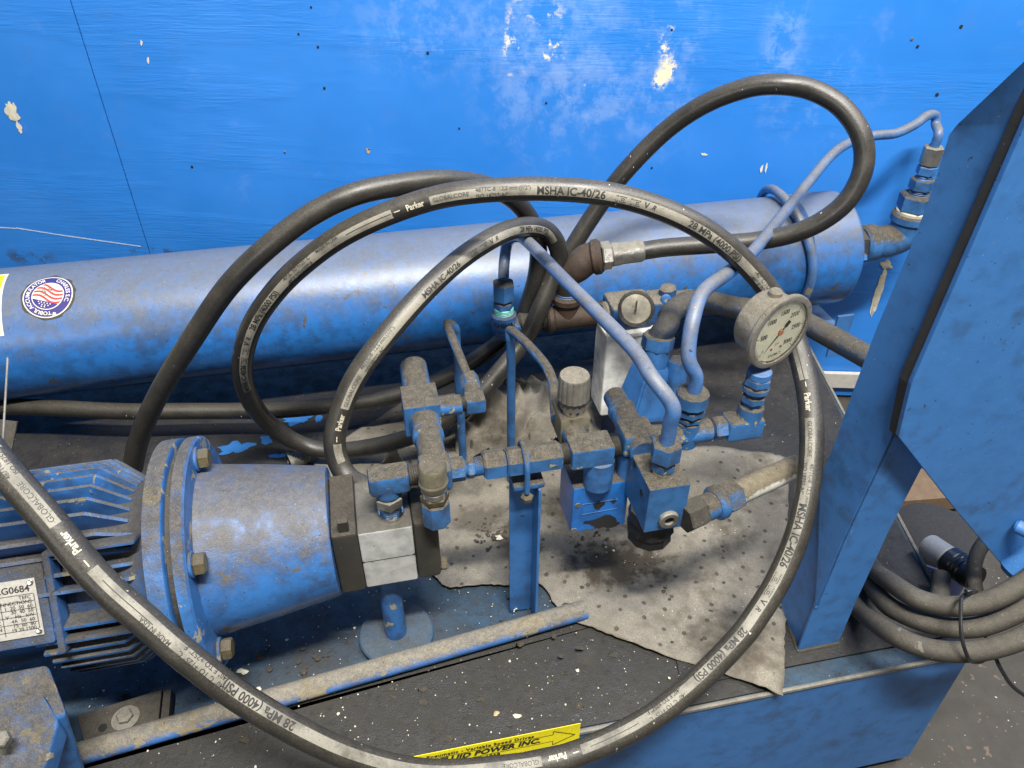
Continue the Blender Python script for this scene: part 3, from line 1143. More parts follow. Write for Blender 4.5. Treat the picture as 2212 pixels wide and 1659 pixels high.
el = thing('elbow_fitting', lp(845, z=.245), 'blue forged elbow screwed into the top of the pump', 'fitting')
c0 = PZ(845, 1108, .248)
e0 = V((c0.x, c0.y, LZ))
MB().cyl(c0 - K * .002, c0 + K * .004, .016).build('seal_washer', 'chrome', el)
MB().hex(c0 + K * .003, c0 + K * .015, .0130).build('hex_nut', 'fit', el)
MB().hex(c0 + K * .016, c0 + K * .031, .0170, roll=.5).build('swivel_nut', 'zinc', el)
MB().cyl(c0 + K * .030, c0 + K * .044, .0130).build('neck', 'paint_clean', el)
LC2 = e0.dot(B)
mb = MB()
ex0, ex1 = LP(795, LC2, LZ), LP(884, LC2, LZ)
mb.box((ex0 + ex1) / 2, (ex1 - ex0).length / 2, .0145, .0135, bev=.005)
mb.cyl(e0 - K * .022, e0, .0150)
mb.build('elbow_body', 'fit', el)

tee = thing('tee_fitting', lp(935, z=.25), 'blue cross shaped tee with dusty top between pump elbow and valve', 'fitting')
MB().thread(LP(883, LC2, LZ), LP(906, LC2, LZ), .0125, 5).build('thread', 'darkiron', tee)
mb = MB()
tc = LP(940, LC2, LZ)
mb.box(tc, .0185, .018, .0165, bev=.005)
mb.cyl(tc, tc + B * .060, .0165)
mb.cyl(tc, LP(1003, LC2, LZ), .0145, 8)
mb.build('tee_body', 'fit', tee)
mb = MB()
mb.hex(LP(1008, LC2, LZ), LP(1024, LC2, LZ), .0135)
mb.thread(LP(1001, LC2, LZ), LP(1009, LC2, LZ), .0105, 2)
mb.thread(LP(1024, LC2, LZ), LP(1044, LC2, LZ), .0120, 5)
mb.build('nipple', 'fit', tee)
mb = MB()
mb.cyl(tc + B * .058, tc + B * .072, .0195, bev=.003)
mb.cyl(tc + B * .070, tc + B * .098, .0180, bev=.003)
mb.build('collar', 'fit', tee)

tp_ = thing('test_port', PB(942, 1127, LC2 - .034), 'blue hex test port with round dusty screw cap in front of the tee', 'fitting')
q = PB(942, 1110, LC2 - .032)
q.z = .250
mb = MB()
mb.lathe(q, q + K * .042, [(0, .004), (.16, .014), (.2, .0170), (.95, .0170), (1, .015)], 8, .4)
mb.build('hex_body', 'fit', tp_)
MB().hex(q + K * .042, q + K * .052, .0165).build('hex_nut', 'brass', tp_)
MB().cyl(q + K * .051, q + K * .060, .0148).build('ring', 'chrome', tp_)
MB().lathe(q + K * .060, q + K * .096, [(0, .012), (.06, .0150), (.30, .0168), (.36, .0152), (.45, .0155), (.93, .0155), (1, .0140)], 28).build('cap', M['dustblock'], tp_)

cp = thing('hex_coupling', lp(1067, z=.28), 'blue hex couplings with yellow paint chips above the bracket', 'fitting')
hr = math.radians(30)
for a_, b_ in ((1043, 1091), (1093, 1211)):
    mb = MB()
    mb.hex(LP(a_, LC2, LZ), LP(b_, LC2, LZ), .0180, roll=hr, bev=.0025)
    mb.build('coupling', 'fit', cp)
mb = MB()
mb.thread(LP(1210, LC2, LZ), LP(1228, LC2, LZ), .0135, 5)
mb.build('thread', 'darkiron', cp)

vt = thing('tee_fitting', lp(1273, z=.28), 'blue square bodied tee under the knobbed needle valve', 'fitting')
mb = MB()
mb.box((LP(1227, LC2, LZ) + LP(1320, LC2, LZ)) / 2, (LP(1320, LC2, LZ) - LP(1227, LC2, LZ)).length / 2, .0175, .0150, bev=.004)
mb.cyl(LP(1255, LC2, LZ), LP(1255, LC2, LZ) + B * .035, .0150)
mb.build('tee_body', 'fit', vt)
MB().thread(LP(1319, LC2, LZ), LP(1336, LC2, LZ), .0135, 5).build('thread', 'darkiron', vt)

# needle valve with knob
kn = thing('needle_valve', PB(1237, 940, .72), 'needle valve with ribbed grey round knob on a dusty brass block', 'valve')
kc = PB(1237, 884, .705)
kz = kc.z
mb = MB()
mb.box(kc + K * -.022 + B * .008, .019, .024, .020, bev=.003)
mb.build('body', 'dustblock', kn)
MB().cyl(kc - K * .003, kc + K * .006, .0135).build('bright_neck', 'chrome', kn)
MB().cyl(kc + K * .005, kc + K * .020, .0165).build('collar', 'knob', kn)
mb = MB()
pr = []
nn = 96
x_, y_, d_ = frame(K)
rings = []
for t, r_ in ((.018, .0175), (.020, .0198), (.050, .0188), (.0525, .0175), (.053, .010), (.0522, .009), (.0522, .0)):
    rings.append([mb.bm.verts.new(kc + K * t + (x_ * math.cos(a) + y_ * math.sin(a)) * (r_ * (1 - .055 * (max(0, math.cos(a * 16)) ** 2 if .019 < t < .051 else 0)) + (1e-5 if r_ == 0 else 0)))
                  for a in (2 * math.pi * i / nn for i in range(nn))])
for a_, b_ in zip(rings, rings[1:]):
    for i in range(nn):
        mb.bm.faces.new((a_[i], a_[(i + 1) % nn], b_[(i + 1) % nn], b_[i]))
mb.build('knob', 'knob', kn)

# cross after the needle valve
cr = thing('cross_fitting', lp(1370, z=.27), 'dust covered blue cross fitting joining the block and gauge branch', 'fitting')
cc = LP(1372, LC2 + .010, LZ + .002)
mb = MB()
mb.cyl(cc - B * .030, cc + B * .046, .0165)
mb.box(cc, .021, .020, .0165, bev=.006)
mb.cyl(cc, LP(1470, LC2 + .004, LZ + .000), .0135)
mb.build('cross_body', 'fit', cr)
mb = MB()
mb.cyl(cc + B * .045, cc + B * .056, .0180, bev=.003)
mb.cyl(cc + B * .055, cc + B * .085, .0145, bev=.003)
mb.build('plug', 'fit', cr)

# gauge branch
GC, GZ = .662, .300
gb = thing('gauge_branch', LP(1480, GC, .27), 'blue vertical tee with stacked nuts carrying the bent tube beside the gauge elbow', 'fitting')
g0 = LP(1482, GC, GZ)
mb = MB()
mb.cyl(g0 - K * .017, g0 + K * .021, .0150)
mb.cyl(g0 - A * .02, LP(1533, GC, GZ), .0150)
mb.build('tee_body', 'fit', gb)
MB().hex(g0 + K * .022, g0 + K * .030, .0165).build('hex_nut', 'fit', gb)
MB().hex(g0 + K * .032, g0 + K * .042, .0185, roll=.3).build('hex_nut', 'fit', gb)
MB().cyl(g0 + K * .044, g0 + K * .066, .0195, 12, .003).build('tube_nut', 'fit', gb)
MB().cyl(LP(1533, GC, GZ), LP(1541, GC, GZ), .0120).build('ring', 'hole', gb)
MB().hex(LP(1540, GC, GZ), LP(1566, GC, GZ), .0150).build('hex_nut', 'fit', gb)
ge = thing('gauge_elbow', LP(1600, GC, .28), 'blue elbow block and narrow adapters holding up the pressure gauge', 'fitting')
mb = MB()
ga_, gb_ = LP(1564, GC, GZ), LP(1641, GC, GZ)
mb.box((ga_ + gb_) / 2, (gb_ - ga_).length / 2, .0150, .0150, bev=.005)
g1 = LP(1614, GC, GZ)
mb.cyl(g1, g1 + K * .031, .0155)
mb.build('elbow_body', 'fit', ge)
MB().thread(g1 + K * .030, g1 + K * .038, .0105, 4).build('thread', 'paint_clean', ge)
MB().hex(g1 + K * .037, g1 + K * .048, .0150).build('hex_nut', 'fit', ge)
MB().thread(g1 + K * .047, g1 + K * .052, .0105, 3).build('thread', 'paint_clean', ge)
MB().cyl(g1 + K * .051, g1 + K * .064, .0160, 12, .004).build('swivel_nut', 'fit', ge)
MB().hex(g1 + K * .063, g1 + K * .075, .0165).build('hex_nut', 'fit', ge)
MB().cyl(g1 + K * .074, g1 + K * .084, .0145).build('sleeve', 'paint_clean', ge)

# pressure gauge
gn = V((.51, -.857, -.02)).normalized()
gx = K.cross(gn).normalized()
gx = V((-gn.y, gn.x, 0)).normalized()
gu = gn.cross(gx).normalized()
if gu.z < 0:
    gu = -gu
if gx.x < 0:
    gx = -gx
gF = Pd(1689, 720, .878)
GR = .0475
gau = thing('pressure_gauge', gF - K * .06, 'round liquid filled pressure gauge with cream dial reading zero to 3000 psi', 'gauge')
mb = MB()
mb.lathe(gF - gn * .040, gF + gn * .0, [(0, .030), (.02, .036), (.12, .039), (.72, .040), (.80, .0445), (.86, GR), (.97, GR), (1, GR - .002), (1.0, GR - .007), (.93, GR - .0075)], 64, cap=False)
mb.poly([gF - gn * .040 + (gx * math.cos(t) + gu * math.sin(t)) * .030 for t in (2 * math.pi * i / 32 for i in range(32))])
mb.cyl(gF - gn * .022 + gu * .036, gF - gn * .022 + gu * .046, .008, 16, .002)
mb.build('case', dusty('gauge_case_steel', (.30, .28, .24), .9, .05, .7, grime=.5, rough=.35, metal=.6, dust=(.125, .108, .076)), gau)
MB().cyl(gF - gn * .016 - gu * .030, gF - gn * .016 - gu * .052, .0095).build('stem', 'darkiron', gau)
RD = GR - .0078


def gm(x, y, o=0.): return gF - gn * (.0040 - o) + gx * x + gu * y


mb = MB()
mb.poly([gm(RD * math.cos(t), RD * math.sin(t)) for t in (2 * math.pi * i / 64 for i in range(64))])
dlo = mb.build('dial', 'dial', gau, recalc=False)
mb = MB()
a_start, a_end = 225, -45
for i in range(61):
    an = math.radians(a_start + (a_end - a_start) * i / 60)
    maj = i % 10 == 0
    r1_ = RD * .97
    r0_ = RD * (.84 if maj else .90)
    wd_ = .00042 if maj else .00022
    dx, dy = math.cos(an), math.sin(an)
    mb.poly([gm(r0_ * dx - dy * wd_, r0_ * dy + dx * wd_, .0005), gm(r1_ * dx - dy * wd_, r1_ * dy + dx * wd_, .0005), gm(r1_ * dx + dy * wd_, r1_ * dy - dx * wd_, .0005), gm(r0_ * dx + dy * wd_, r0_ * dy - dx * wd_, .0005)])
for k, s_ in enumerate(['500', '1000', '1500', '2000', '2500', '3000']):
    an = math.radians(a_start + (a_end - a_start) * (k + 1) / 6)
    cx, cy = RD * .64 * math.cos(an), RD * .66 * math.sin(an)
    add_mapped(mb, text_bm(s_, .0088, .012), lambda x, y: gm(cx + x * .80, cy + y, .0005))
add_mapped(mb, text_bm('psi', .006, .0), lambda x, y: gm(x, y - RD * .40, .0005))
add_mapped(mb, text_bm('0', .006, .0), lambda x, y: gm(x - RD * .55, y - RD * .52, .0005))
add_mapped(mb, text_bm('ENFM-T', .0058, .01), lambda x, y: gm(x, y - RD * .80, .0005))
mb.build('lettering', 'ink', dlo, recalc=False)
an = math.radians(228)
dx, dy = math.cos(an), math.sin(an)
mb = MB()
mb.prism([gm(RD * .78 * dx, RD * .78 * dy, .0018), gm(-.0011 * dy, .0011 * dx, .0018), gm(-RD * .18 * dx - .0009 * dy, -RD * .18 * dy + .0009 * dx, .0018), gm(-RD * .24 * dx - .0028 * dy, -RD * .24 * dy + .0028 * dx, .0018),
          gm(-RD * .42 * dx - .0028 * dy, -RD * .42 * dy + .0028 * dx, .0018), gm(-RD * .42 * dx + .0028 * dy, -RD * .42 * dy - .0028 * dx, .0018), gm(-RD * .24 * dx + .0028 * dy, -RD * .24 * dy - .0028 * dx, .0018),
          gm(-RD * .18 * dx + .0009 * dy, -RD * .18 * dy - .0009 * dx, .0018), gm(.0011 * dy, -.0011 * dx, .0018)], gn * .0005, 0)
ndl = mb.build('needle', 'ink', gau)
MB().cyl(gm(0, 0, .001), gm(0, 0, .0034), .0040, 20, .0008).build('needle_hub', 'rusthub', ndl)
for x in (-.0075, .0075):
    MB().cyl(gm(x, -RD * .56, .0004), gm(x, -RD * .56, .0012), .0018, 12, .0003).build('dial_screw', 'rusthub', dlo)
n = NT('gauge_window')
n.b.inputs['Transmission Weight'].default_value = 1
n.done((.95, .95, .88), .06)
n.b.inputs['IOR'].default_value = 1.1
mb = MB()
mb.poly([gF - gn * .0008 + (gx * math.cos(t) + gu * math.sin(t)) * (GR - .0068) for t in (2 * math.pi * i / 48 for i in range(48))])
mb.build('window', n.m, gau, recalc=False)

# ================================================================== VALVE BLOCK, SMALL BLOCK
vb = thing('valve_block', PB(1430, 1150, .60), 'square blue valve block with dusty top and socket plug on its front', 'valve block')
zt = .303
f_tl, f_tr = PZ(1404, 1060, zt), PZ(1494, 1048, zt)
b_tl = PZ(1360, 971, zt)
f_bl = PB(1388, 1152, f_tl.dot(B))
wv = (f_tr - f_tl).dot(A)
dv = b_tl.dot(B) - f_tl.dot(B)
hv = zt - f_bl.z
ctr = f_tl + A * (wv / 2) + B * (dv / 2) - K * (hv / 2)
MB().box(ctr, wv / 2, dv / 2, hv / 2, bev=.0015).build('block', 'fit', vb)
q = PB(1443, 1120, f_tl.dot(B) - .0002)
mb = MB()
mb.lathe(q + B * .003, q - B * .005, [(0, .0125), (.8, .0125), (1, .0110), (1, .0062), (.55, .0060)], 32, cap=False)
mb.build('socket_plug', 'zinc', vb)
MB().lathe(q + B * .0, q - B * .0012, [(0, .0070), (1, .0070)], 6).build('hex_socket', 'hole', vb)
for (x, y) in ((1372, 1003), (1386, 1064)):
    q = PA(x, y, b_tl.dot(A) - .0003 + .0)
    q = V(q)
    q = q + A * (f_tl.dot(A) - q.dot(A) - .0004)
    MB().lathe(q + A * .0002, q - A * .0003, [(0, .0042), (1, .0042)], 16).build('bolt_hole', 'hole', vb)
ub = PZ(1425, 1150, .21)
bc = ctr - K * (hv / 2)
mb = MB()
mb.lathe(bc + K * .002, bc - K * .055, [(0, .028), (.25, .030), (.3, .027), (.55, .030), (.6, .027), (.85, .028), (1, .020)], 10)
mb.build('cartridge', 'black', vb)
# tube nuts on block
q = PZ(1431, 1019, zt)
MB().cyl(q - K * .001, q + K * .006, .0125).build('neck', 'chrome', vb)
MB().hex(q + K * .006, q + K * .019, .0150).build('hex_nut', 'fit', vb)
MB().hex(q + K * .021, q + K * .046, .0180, roll=.3).build('tube_nut', 'fit', vb)
TE0 = q + K * .043

rp = thing('return_pipe', PZ(1560, 1100, .2), 'dusty pipe with blue nuts leaving the valve block towards the post', 'pipe')
a_, b_ = PZ(1490, 1113, .25), PZ(1722, 1006, .25)
d_ = (b_ - a_).normalized()
Lr = (b_ - a_).length
MB().hex(a_ - d_ * .01, a_ + d_ * .018, .0195).build('hex_nut', 'darkiron', rp)
MB().cyl(a_ + d_ * .017, a_ + d_ * .036, .0165).build('neck', 'fit', rp)
MB().cyl(a_ + d_ * .035, a_ + d_ * .050, .0215, bev=.004).build('union_ring', 'fit', rp)
MB().hex(a_ + d_ * .049, a_ + d_ * .072, .0205).build('hex_nut', 'fit', rp)
MB().cyl(a_ + d_ * .070, a_ + d_ * Lr, .0150).build('pipe', dusty('half_painted_pipe', (.50, .49, .42), 1., .15, .45, grime=.2, rough=.5, dust=(.15, .125, .08)), rp)

sb = thing('solenoid_block', PB(1285, 1150, .66), 'blue block with oil stained label and round stem below the tee', 'valve block')
zs = .255
s_tl = PB(1239, 1057, .645)
s_tr = PB(1362, 1040, .645)
s_bl = PB(1225, 1154, .645)
ws = (s_tr - s_tl).dot(A)
hs = s_tl.z - s_bl.z
ctr2 = s_tl + A * (ws / 2) + B * .030 - K * (hs / 2)
MB().box(ctr2, ws / 2, .030, hs / 2, bev=.003).build('block', dusty('stained_block', (.018, .14, .46), 1., .35, .8, grime=.2, rough=.35), sb)
sf = lambda x, y, o=.0006: PB(x, y, .645 - o)
mb = MB()
pts = [sf(x, y) for x, y in splat(1305, 1128, 34, 12, -.15, 21)]
mb.poly(pts)
mb.poly([sf(x, y) for x, y in splat(1293, 1092, 12, 7, -.5, 22)])
mb.poly([sf(x, y) for x, y in splat(1325, 1082, 6, 4, -.5, 25)])
bmesh.ops.triangulate(mb.bm, faces=mb.bm.faces[:])
mb.build('oil_stain', 'hole', sb, recalc=False)
mb = MB()
for a_, b_ in (((1259, 1090), (1334, 1078)), ((1334, 1078), (1333, 1098)), ((1333, 1098), (1256, 1112)), ((1256, 1112), (1259, 1090))):
    p_, q_ = sf(*a_, .0004), sf(*b_, .0004)
    mb.tube([p_, q_], .0005, 5)
mb.build('label_outline', 'post', sb)
for x, y in ((1248, 1092), (1240, 1146)):
    q = sf(x, y, 0)
    MB().lathe(q + B * .001, q - B * .0006, [(0, .0045), (1, .0040)], 14).build('screw', 'zinc', sb)
sq = PZ(1290, 1042, s_tl.z)
MB().cyl(sq - K * .002, sq + K * .042, .0185, 32).build('stem', 'paint_clean', sb)
sq2 = sq + A * .045 + B * .01
MB().cyl(sq2 - K * .002, sq2 + K * .035, .0165, 32).build('stem', 'post', sb)

# ================================================================== BRACKET
bk = thing('pipe_bracket', PZ(1130, 1325, .004), 'upright blue angle iron bracket clamping the pressure line with a u-bolt', 'bracket')
bz = .262
bl = PZ(1146, 1330, .004)
x_l, x_r = LP(1100, .665, bz), LP(1152, .665, bz)
bw = (x_r - x_l).length
b0 = V((x_l.x, x_l.y, .004))
mb = MB()
mb.box(b0 + A * bw / 2 + K * (bz / 2), bw / 2, .0018, bz / 2, bev=.0008)
mb.box(b0 + A * (bw + .0015) - B * .014 + K * (bz / 2), .0018, .0155, bz / 2, bev=.0008)
mb.build('upright', 'post', bk)
mb = MB()
mb.box(b0 + A * (bw / 2 + .004) - B * .008 + K * (bz + .0045), bw / 2 + .004, .019, .0040, bev=.002)
mb.build('top_plate', 'fit', bk)
ux = b0 + A * (bw / 2 + .002) - B * .006
uy = LP(1131, LC2, LZ)
mb = MB()
pts = []
for i in range(21):
    an = math.pi * i / 20
    pts.append(uy - B * (.0205 * math.cos(an)) + K * (.0205 * math.sin(an)))
pts = [pts[0] - K * .035, pts[0] - K * .015] + pts + [pts[-1] - K * .015, pts[-1] - K * .035]
mb.tube(pts, .0034, 10)
mb.build('u_bolt', 'fit', bk)
q = pts[0] - K * .004
MB().hex(q - K * .008, q, .008).build('nut', 'brass', bk)

# ================================================================== RELIEF VALVE (behind tee)
rv = thing('relief_valve', tc + B * .13 - K * .03, 'square dusty valve body with round bonnet behind the tee fitting', 'valve')
vc = Pd(911, 905, 1.0)
r1_ = PZ(911, 878, .313)
fy = r1_.dot(B)
wv_ = rpx(39, 1.0)
vcen = V((r1_.x, r1_.y, .2895)) + B * .024
MB().box(vcen, wv_, .0245, .0235, bev=.002).build('body', 'fit', rv)
mb = MB()
mb.cyl(vcen + B * .022, vcen + B * .095 + K * .006, .0190, 24, .006)
mb.build('bonnet', 'fit', rv)
mb = MB()
tf = tc + B * .096
vf = vcen - B * .0235
mb.cyl(vf + B * .002, vf - B * .018, .0175, bev=.003)
mb.cyl(vf - B * .017, vf - B * .040, .0165, 12, .003)
mb.build('inlet_nut', 'fit', rv)
p_ = vcen + A * wv_
MB().cyl(p_ - A * .002, p_ + A * .030, .0135).build('side_port', 'fit', rv)
MB().thread(p_ + A * .029, p_ + A * .036, .0110, 4).build('thread', 'darkiron', rv)
mb = MB()
ecn = p_ + A * .048
mb.box(ecn, .0135, .0125, .0115, bev=.004)
mb.cyl(ecn, ecn + B * .028 + K * .004, .0120)
mb.build('side_elbow', 'fit', rv)
tn0 = ecn + B * .028 + K * .004
MB().hex(tn0, tn0 + B * .022 + K * .003, .0130).build('tube_nut', 'fit', rv)

# thin pilot tubes
pt1 = thing('pilot_tube', PZ(990, 930, .0), 'thin blue tube bending down behind the relief valve', 'tube', 'thin pilot tubes')
s0 = tn0 + B * .018
apx = PZ(966, 703, .315)
pth = cat([s0, s0 + (apx - s0) * .35, s0 + (apx - s0) * .8, apx + K * .003, apx + B * .004 + A * .012 - K * .010, apx + B * .006 + A * .013 - K * .05, apx + B * .006 + A * .014 - K * .30], 8)
MB().tube(pth, .0066, 12).build('tube', 'fit', pt1)
pt2 = thing('pilot_tube', PZ(1115, 900, .0), 'thin blue tube running from the needle valve down behind the pads', 'tube', 'thin pilot tubes')
apx = PZ(1105, 717, .315)
s0 = kc - K * .018 - A * .018 + B * .01
pth = cat([s0, PZ(1190, 812, .325), s0 * .0 + PZ(1150, 755, .325), apx + K * .002, apx + B * .003 - A * .002 - K * .012, apx - K * .05 + B * .004, apx - K * .30 + B * .004], 8)
MB().tube(pth, .0066, 12).build('tube', 'fit', pt2)

# ================================================================== BIG TUBES
te = thing('steel_tube', TE0, 'thick light blue bent tube rising from the valve block to the left', 'tube', 'bent hydraulic tubes')
RC, RZ = 1.03, .250
chx = LP(1088, RC, RZ)
pth = cat([TE0 - K * .008, TE0 + K * .028, TE0 + K * .055 - A * .001, Pd(1408, 815, .835), Pd(1368, 755, .875), Pd(1290, 675, .93), Pd(1215, 600, 1.0), Pd(1150, 532, 1.09),
           Pd(1122, 512, 1.14), Pd(1098, 522, 1.185), Pd(1090, 560, 1.205), chx + K * .080], 10)
MB().tube(pth, .0087, 20).build('tube', 'tube', te)
tf_ = thing('steel_tube', g0, 'long light blue tube bending up behind the hoses to the tank outlet', 'tube', 'bent hydraulic tubes')
pth = cat([g0 + K * .055, g0 + K * .085, Pd(1487, 770, .885), Pd(1497, 690, .88), Pd(1520, 630, .90), Pd(1572, 590, .96), Pd(1625, 545, 1.07), Pd(1690, 465, 1.22), Pd(1750, 390, 1.32), Pd(1800, 332, 1.38),
           Pd(1845, 304, 1.42), Pd(1890, 293, 1.43), Pd(1935, 288, 1.44), Pd(1975, 270, 1.45), Pd(2003, 250, 1.46), Pd(2020, 250, 1.47), Pd(2022, 270, 1.475), TUBEF_END + K * .03, TUBEF_END], 10)
MB().tube(pth, .0088, 20).build('tube', 'tube', tf_)

# ================================================================== RUSTY TEE ASSEMBLY
ch = thing('threaded_elbow', chx - K * .03, 'small blue threaded elbow with raised lettering under the vertical tube', 'fitting')
mb = MB()
mb.cyl(chx - K * .004, chx + K * .022, .0205, 28, .003)
mb.tube(cat([chx, chx - K * .012 + A * .002, LP(1125, RC, RZ - .008), LP(1140, RC, RZ - .008)], 6), .0180, 20)
mb.build('elbow_body', 'paint', ch)
mb = MB()
b = text_bm('CHINA', .011, .03, cuts=.003)
add_mapped(mb, b, lambda x, y: chx + K * (y + .009) + (V((math.sin(x / .0207 - .0), -math.cos(x / .0207), 0)) * .0212))
mb.build('lettering', 'ink', ch, recalc=False)
MB().thread(chx + K * .021, chx + K * .032, .0160, 4).build('thread', 'teflon', ch)
MB().hex(chx + K * .031, chx + K * .043, .0165).build('hex_nut', 'fit', ch)
MB().hex(chx + K * .045, chx + K * .078, .0180, roll=.4, bev=.003).build('tube_nut', 'fit', ch)

rt = thing('pipe_tee', LP(1240, RC, .22), 'dirty rusty iron pipe tee lying in front of the tank', 'pipe tee')
mb = MB()
mb.cyl(LP(1118, RC, RZ - .004), LP(1153, RC, RZ - .004), .0185, bev=.004)
mb.build('bushing', 'darkiron', rt)
MB().hex(LP(1152, RC, RZ), LP(1165, RC, RZ), .0225).build('hex_nut', 'darkiron', rt)
MB().thread(LP(1164, RC, RZ), LP(1179, RC, RZ), .0175, 4).build('thread', 'darkiron', rt)
mb = MB()
mb.cyl(LP(1178, RC, RZ), LP(1194, RC, RZ), .0245, 12, .003)
mb.cyl(LP(1190, RC, RZ), LP(1312, RC, RZ), .0205, 28, .004)
tcx = LP(1222, RC, RZ)
mb.cyl(tcx, tcx + K * .030, .0195)
mb.cyl(tcx + K * .028, tcx + K * .042, .0240, 24, .003)
mb.build('tee_body', 'rust', rt)
MB().thread(tcx + K * .040, tcx + K * .054, .0170, 4).build('thread', 'paint_clean', rt)
re_ = thing('pipe_elbow', tcx + K * .06, 'rusty brown street elbow turning right on top of the pipe tee', 'pipe elbow')
eb = tcx + K * .055
ee = Pd(1300, 553, 1.19)
mb = MB()
pp = cat([eb - K * .006, eb + K * .020, Pd(1248, 578, 1.2), Pd(1268, 560, 1.195), ee], 8)
mb.tube(pp, .0215, 24, rf=lambda t: .80 + .32 * min(1, t * 1.6))
d_ = (pp[-1] - pp[-4]).normalized()
mb.cyl(ee - d_ * .018, ee + d_ * .001, .0275, 28, .005)
mb.build('elbow_body', 'rust', re_)
fe0 = ee
fd = (Pd(1388, 541, 1.195) - ee).normalized()
fer = thing('hose_ferrule', ee, 'zinc plated hose end with hex nut screwed into the rusty elbow', 'hose end')
MB().hex(fe0 - fd * .002, fe0 + fd * .014, .0220).build('hex_nut', 'zinc', fer)
MB().lathe(fe0 + fd * .013, Pd(1388, 541, 1.195), [(0, .0165), (.05, .0185), (.30, .0180), (.35, .0170), (.93, .0175), (1, .0160)], 24).build('crimp_sleeve', 'zinc', fer)

# ================================================================== FILTER
fh = thing('filter_head', LP(1390, RC - .02, .2), 'dusty cast filter head with round cream clogging dial facing us', 'filter head')
FC = RC - .03
mb = MB()
mb.box((LP(1312, FC, RZ + .02) + LP(1400, FC, RZ + .02)) / 2, .036, .030, .022, bev=.008)
mb.box(LP(1432, FC, RZ + .02), .026, .024, .020, bev=.006)
mb.cyl(LP(1300, FC, RZ + .01), LP(1322, FC, RZ + .01), .026, 20, .004)
mb.cyl(LP(1455, FC, RZ + .02), LP(1500, FC, RZ + .02), .022, 10, .005)
mb.cyl(LP(1443, FC, RZ + .03), LP(1443, FC, RZ + .055), .014, 8, .003)
mb.cyl(LP(1360, FC, RZ + .03), LP(1360, FC, RZ + .050), .010, 8, .003)
mb.build('casting', dusty('filter_head_paint', (.020, .075, .20), 1., .1, .55, grime=.7, dust=(.14, .122, .09)), fh)
dcn = Pd(1374, 667, 1.135)
dn = (V((-.17, -.86, .47))).normalized()
mb = MB()
mb.cyl(dcn - dn * .030, dcn, .0262, 32, .003)
mb.build('dial_housing', 'darkiron', fh)
mb = MB()
mb.lathe(dcn - dn * .001, dcn + dn * .004, [(0, .027), (1, .0265), (1, .0225), (.6, .0220)], 32, cap=False)
mb.build('dial_rim', 'darkiron', fh)
MB().cyl(dcn - dn * .0, dcn + dn * .0030, .0222, 32, .001).build('dial', dusty('dusty_dial', (.42, .39, .30), .3, -.5, 1.5, grime=.45, dust=(.3, .27, .2)), fh)
x_, y_, _ = frame(dn)
mb = MB()
mb.box(dcn + dn * .0034 + K * .004, .0011, .0002, .009, ax=A, ay=dn, az=(K - dn * K.dot(dn)).normalized(), bev=0)
mb.build('pointer', 'darkiron', fh)
q = Pd(1437, 645, 1.16)
MB().lathe(q, q - B * .006, [(0, .008), (.9, .008), (1, .006), (1, .0035), (.5, .0035)], 16, cap=False).build('screw', 'post', fh)
fl_ = thing('spin_on_filter', LP(1345, FC, .05), 'white boxy filter canister speckled with dirt behind the bent tube', 'filter')
fp = LP(1350, FC, RZ)
mb = MB()
mb.box(fp - K * .085 - B * .004, .041, .030, .085, bev=.006)
mb.box(fp - K * .006 - B * .004, .043, .032, .0035, bev=.001)
mb.build('canister', 'white', fl_)

bvb = thing('check_valve', PZ(1395, 905, .1), 'tapered dark blue valve body with octagonal cap beside the filter', 'valve')
vt_ = Pd(1424, 722, 1.11)
vb_ = Pd(1392, 893, 1.17)
dv_ = (vb_ - vt_).normalized()
MB().lathe(vt_, vt_ + dv_ * .022, [(0, .0215), (.1, .0235), (.9, .0235), (1, .022)], 8, .39).build('cap', 'fit', bvb)
MB().cyl(vt_ + dv_ * .02, vt_ + dv_ * .055, .0205).build('neck', 'paint_clean', bvb)
mb = MB()
Lb = (vb_ - vt_).length
mb.lathe(vt_ + dv_ * .045, vb_ - A * .006, [(0, .028), (.08, .032), (.9, .044), (1, .041)], 4, math.radians(38))
bmesh.ops.bevel(mb.bm, geom=list(mb.bm.edges), offset=.003, segments=2, affect='EDGES')
mb.build('body', 'post', bvb)
mb = MB()
q = Pd(1466, 770, 1.12)
mb.cyl(q, Pd(1455, 870, 1.14), .0150, 20, .008)
mb.build('side_lobe', 'paint', bvb)
rpp = thing('suction_pipe', Pd(1560, 668, 1.2), 'thick grimy pipe running right from the filter behind the gauge', 'pipe')
pth = cat([vt_ - dv_ * -.006, vt_ - dv_ * .015 + A * .010, Pd(1450, 677, 1.14), Pd(1486, 652, 1.17), Pd(1530, 652, 1.2), Pd(1590, 664, 1.2), Pd(1650, 672, 1.2), Pd(1710, 684, 1.18), Pd(1790, 725, 1.14), Pd(1880, 775, 1.10), Pd(1980, 830, 1.06)], 8)
MB().tube(pth, .0170, 20).build('pipe', dusty('grimy_pipe', (.012, .03, .065), .9, .0, .8, grime=.9, dust=(.060, .052, .038)), rpp)

# ================================================================== HOSES
HR = .0143


def hose(name, ctl, label, r=HR, n=7, mat='hose', cat_='hose', group=None):
    pts = cat([Pd(*c) for c in ctl], n)
    pts = [p + V((noise.noise(p * 9), noise.noise(p * 9 + V((7, 0, 0))), noise.noise(p * 9 + V((0, 7, 0))))) * .0022 for p in pts]
    root = thing(name, pts[0], label, cat_, group)
    MB().tube(pts, r, 20).build('sheath', mat, root)
    S_ = [0.]
    for a, b in zip(pts, pts[1:]):
        S_.append(S_[-1] + (b - a).length)
    return root, pts, S_


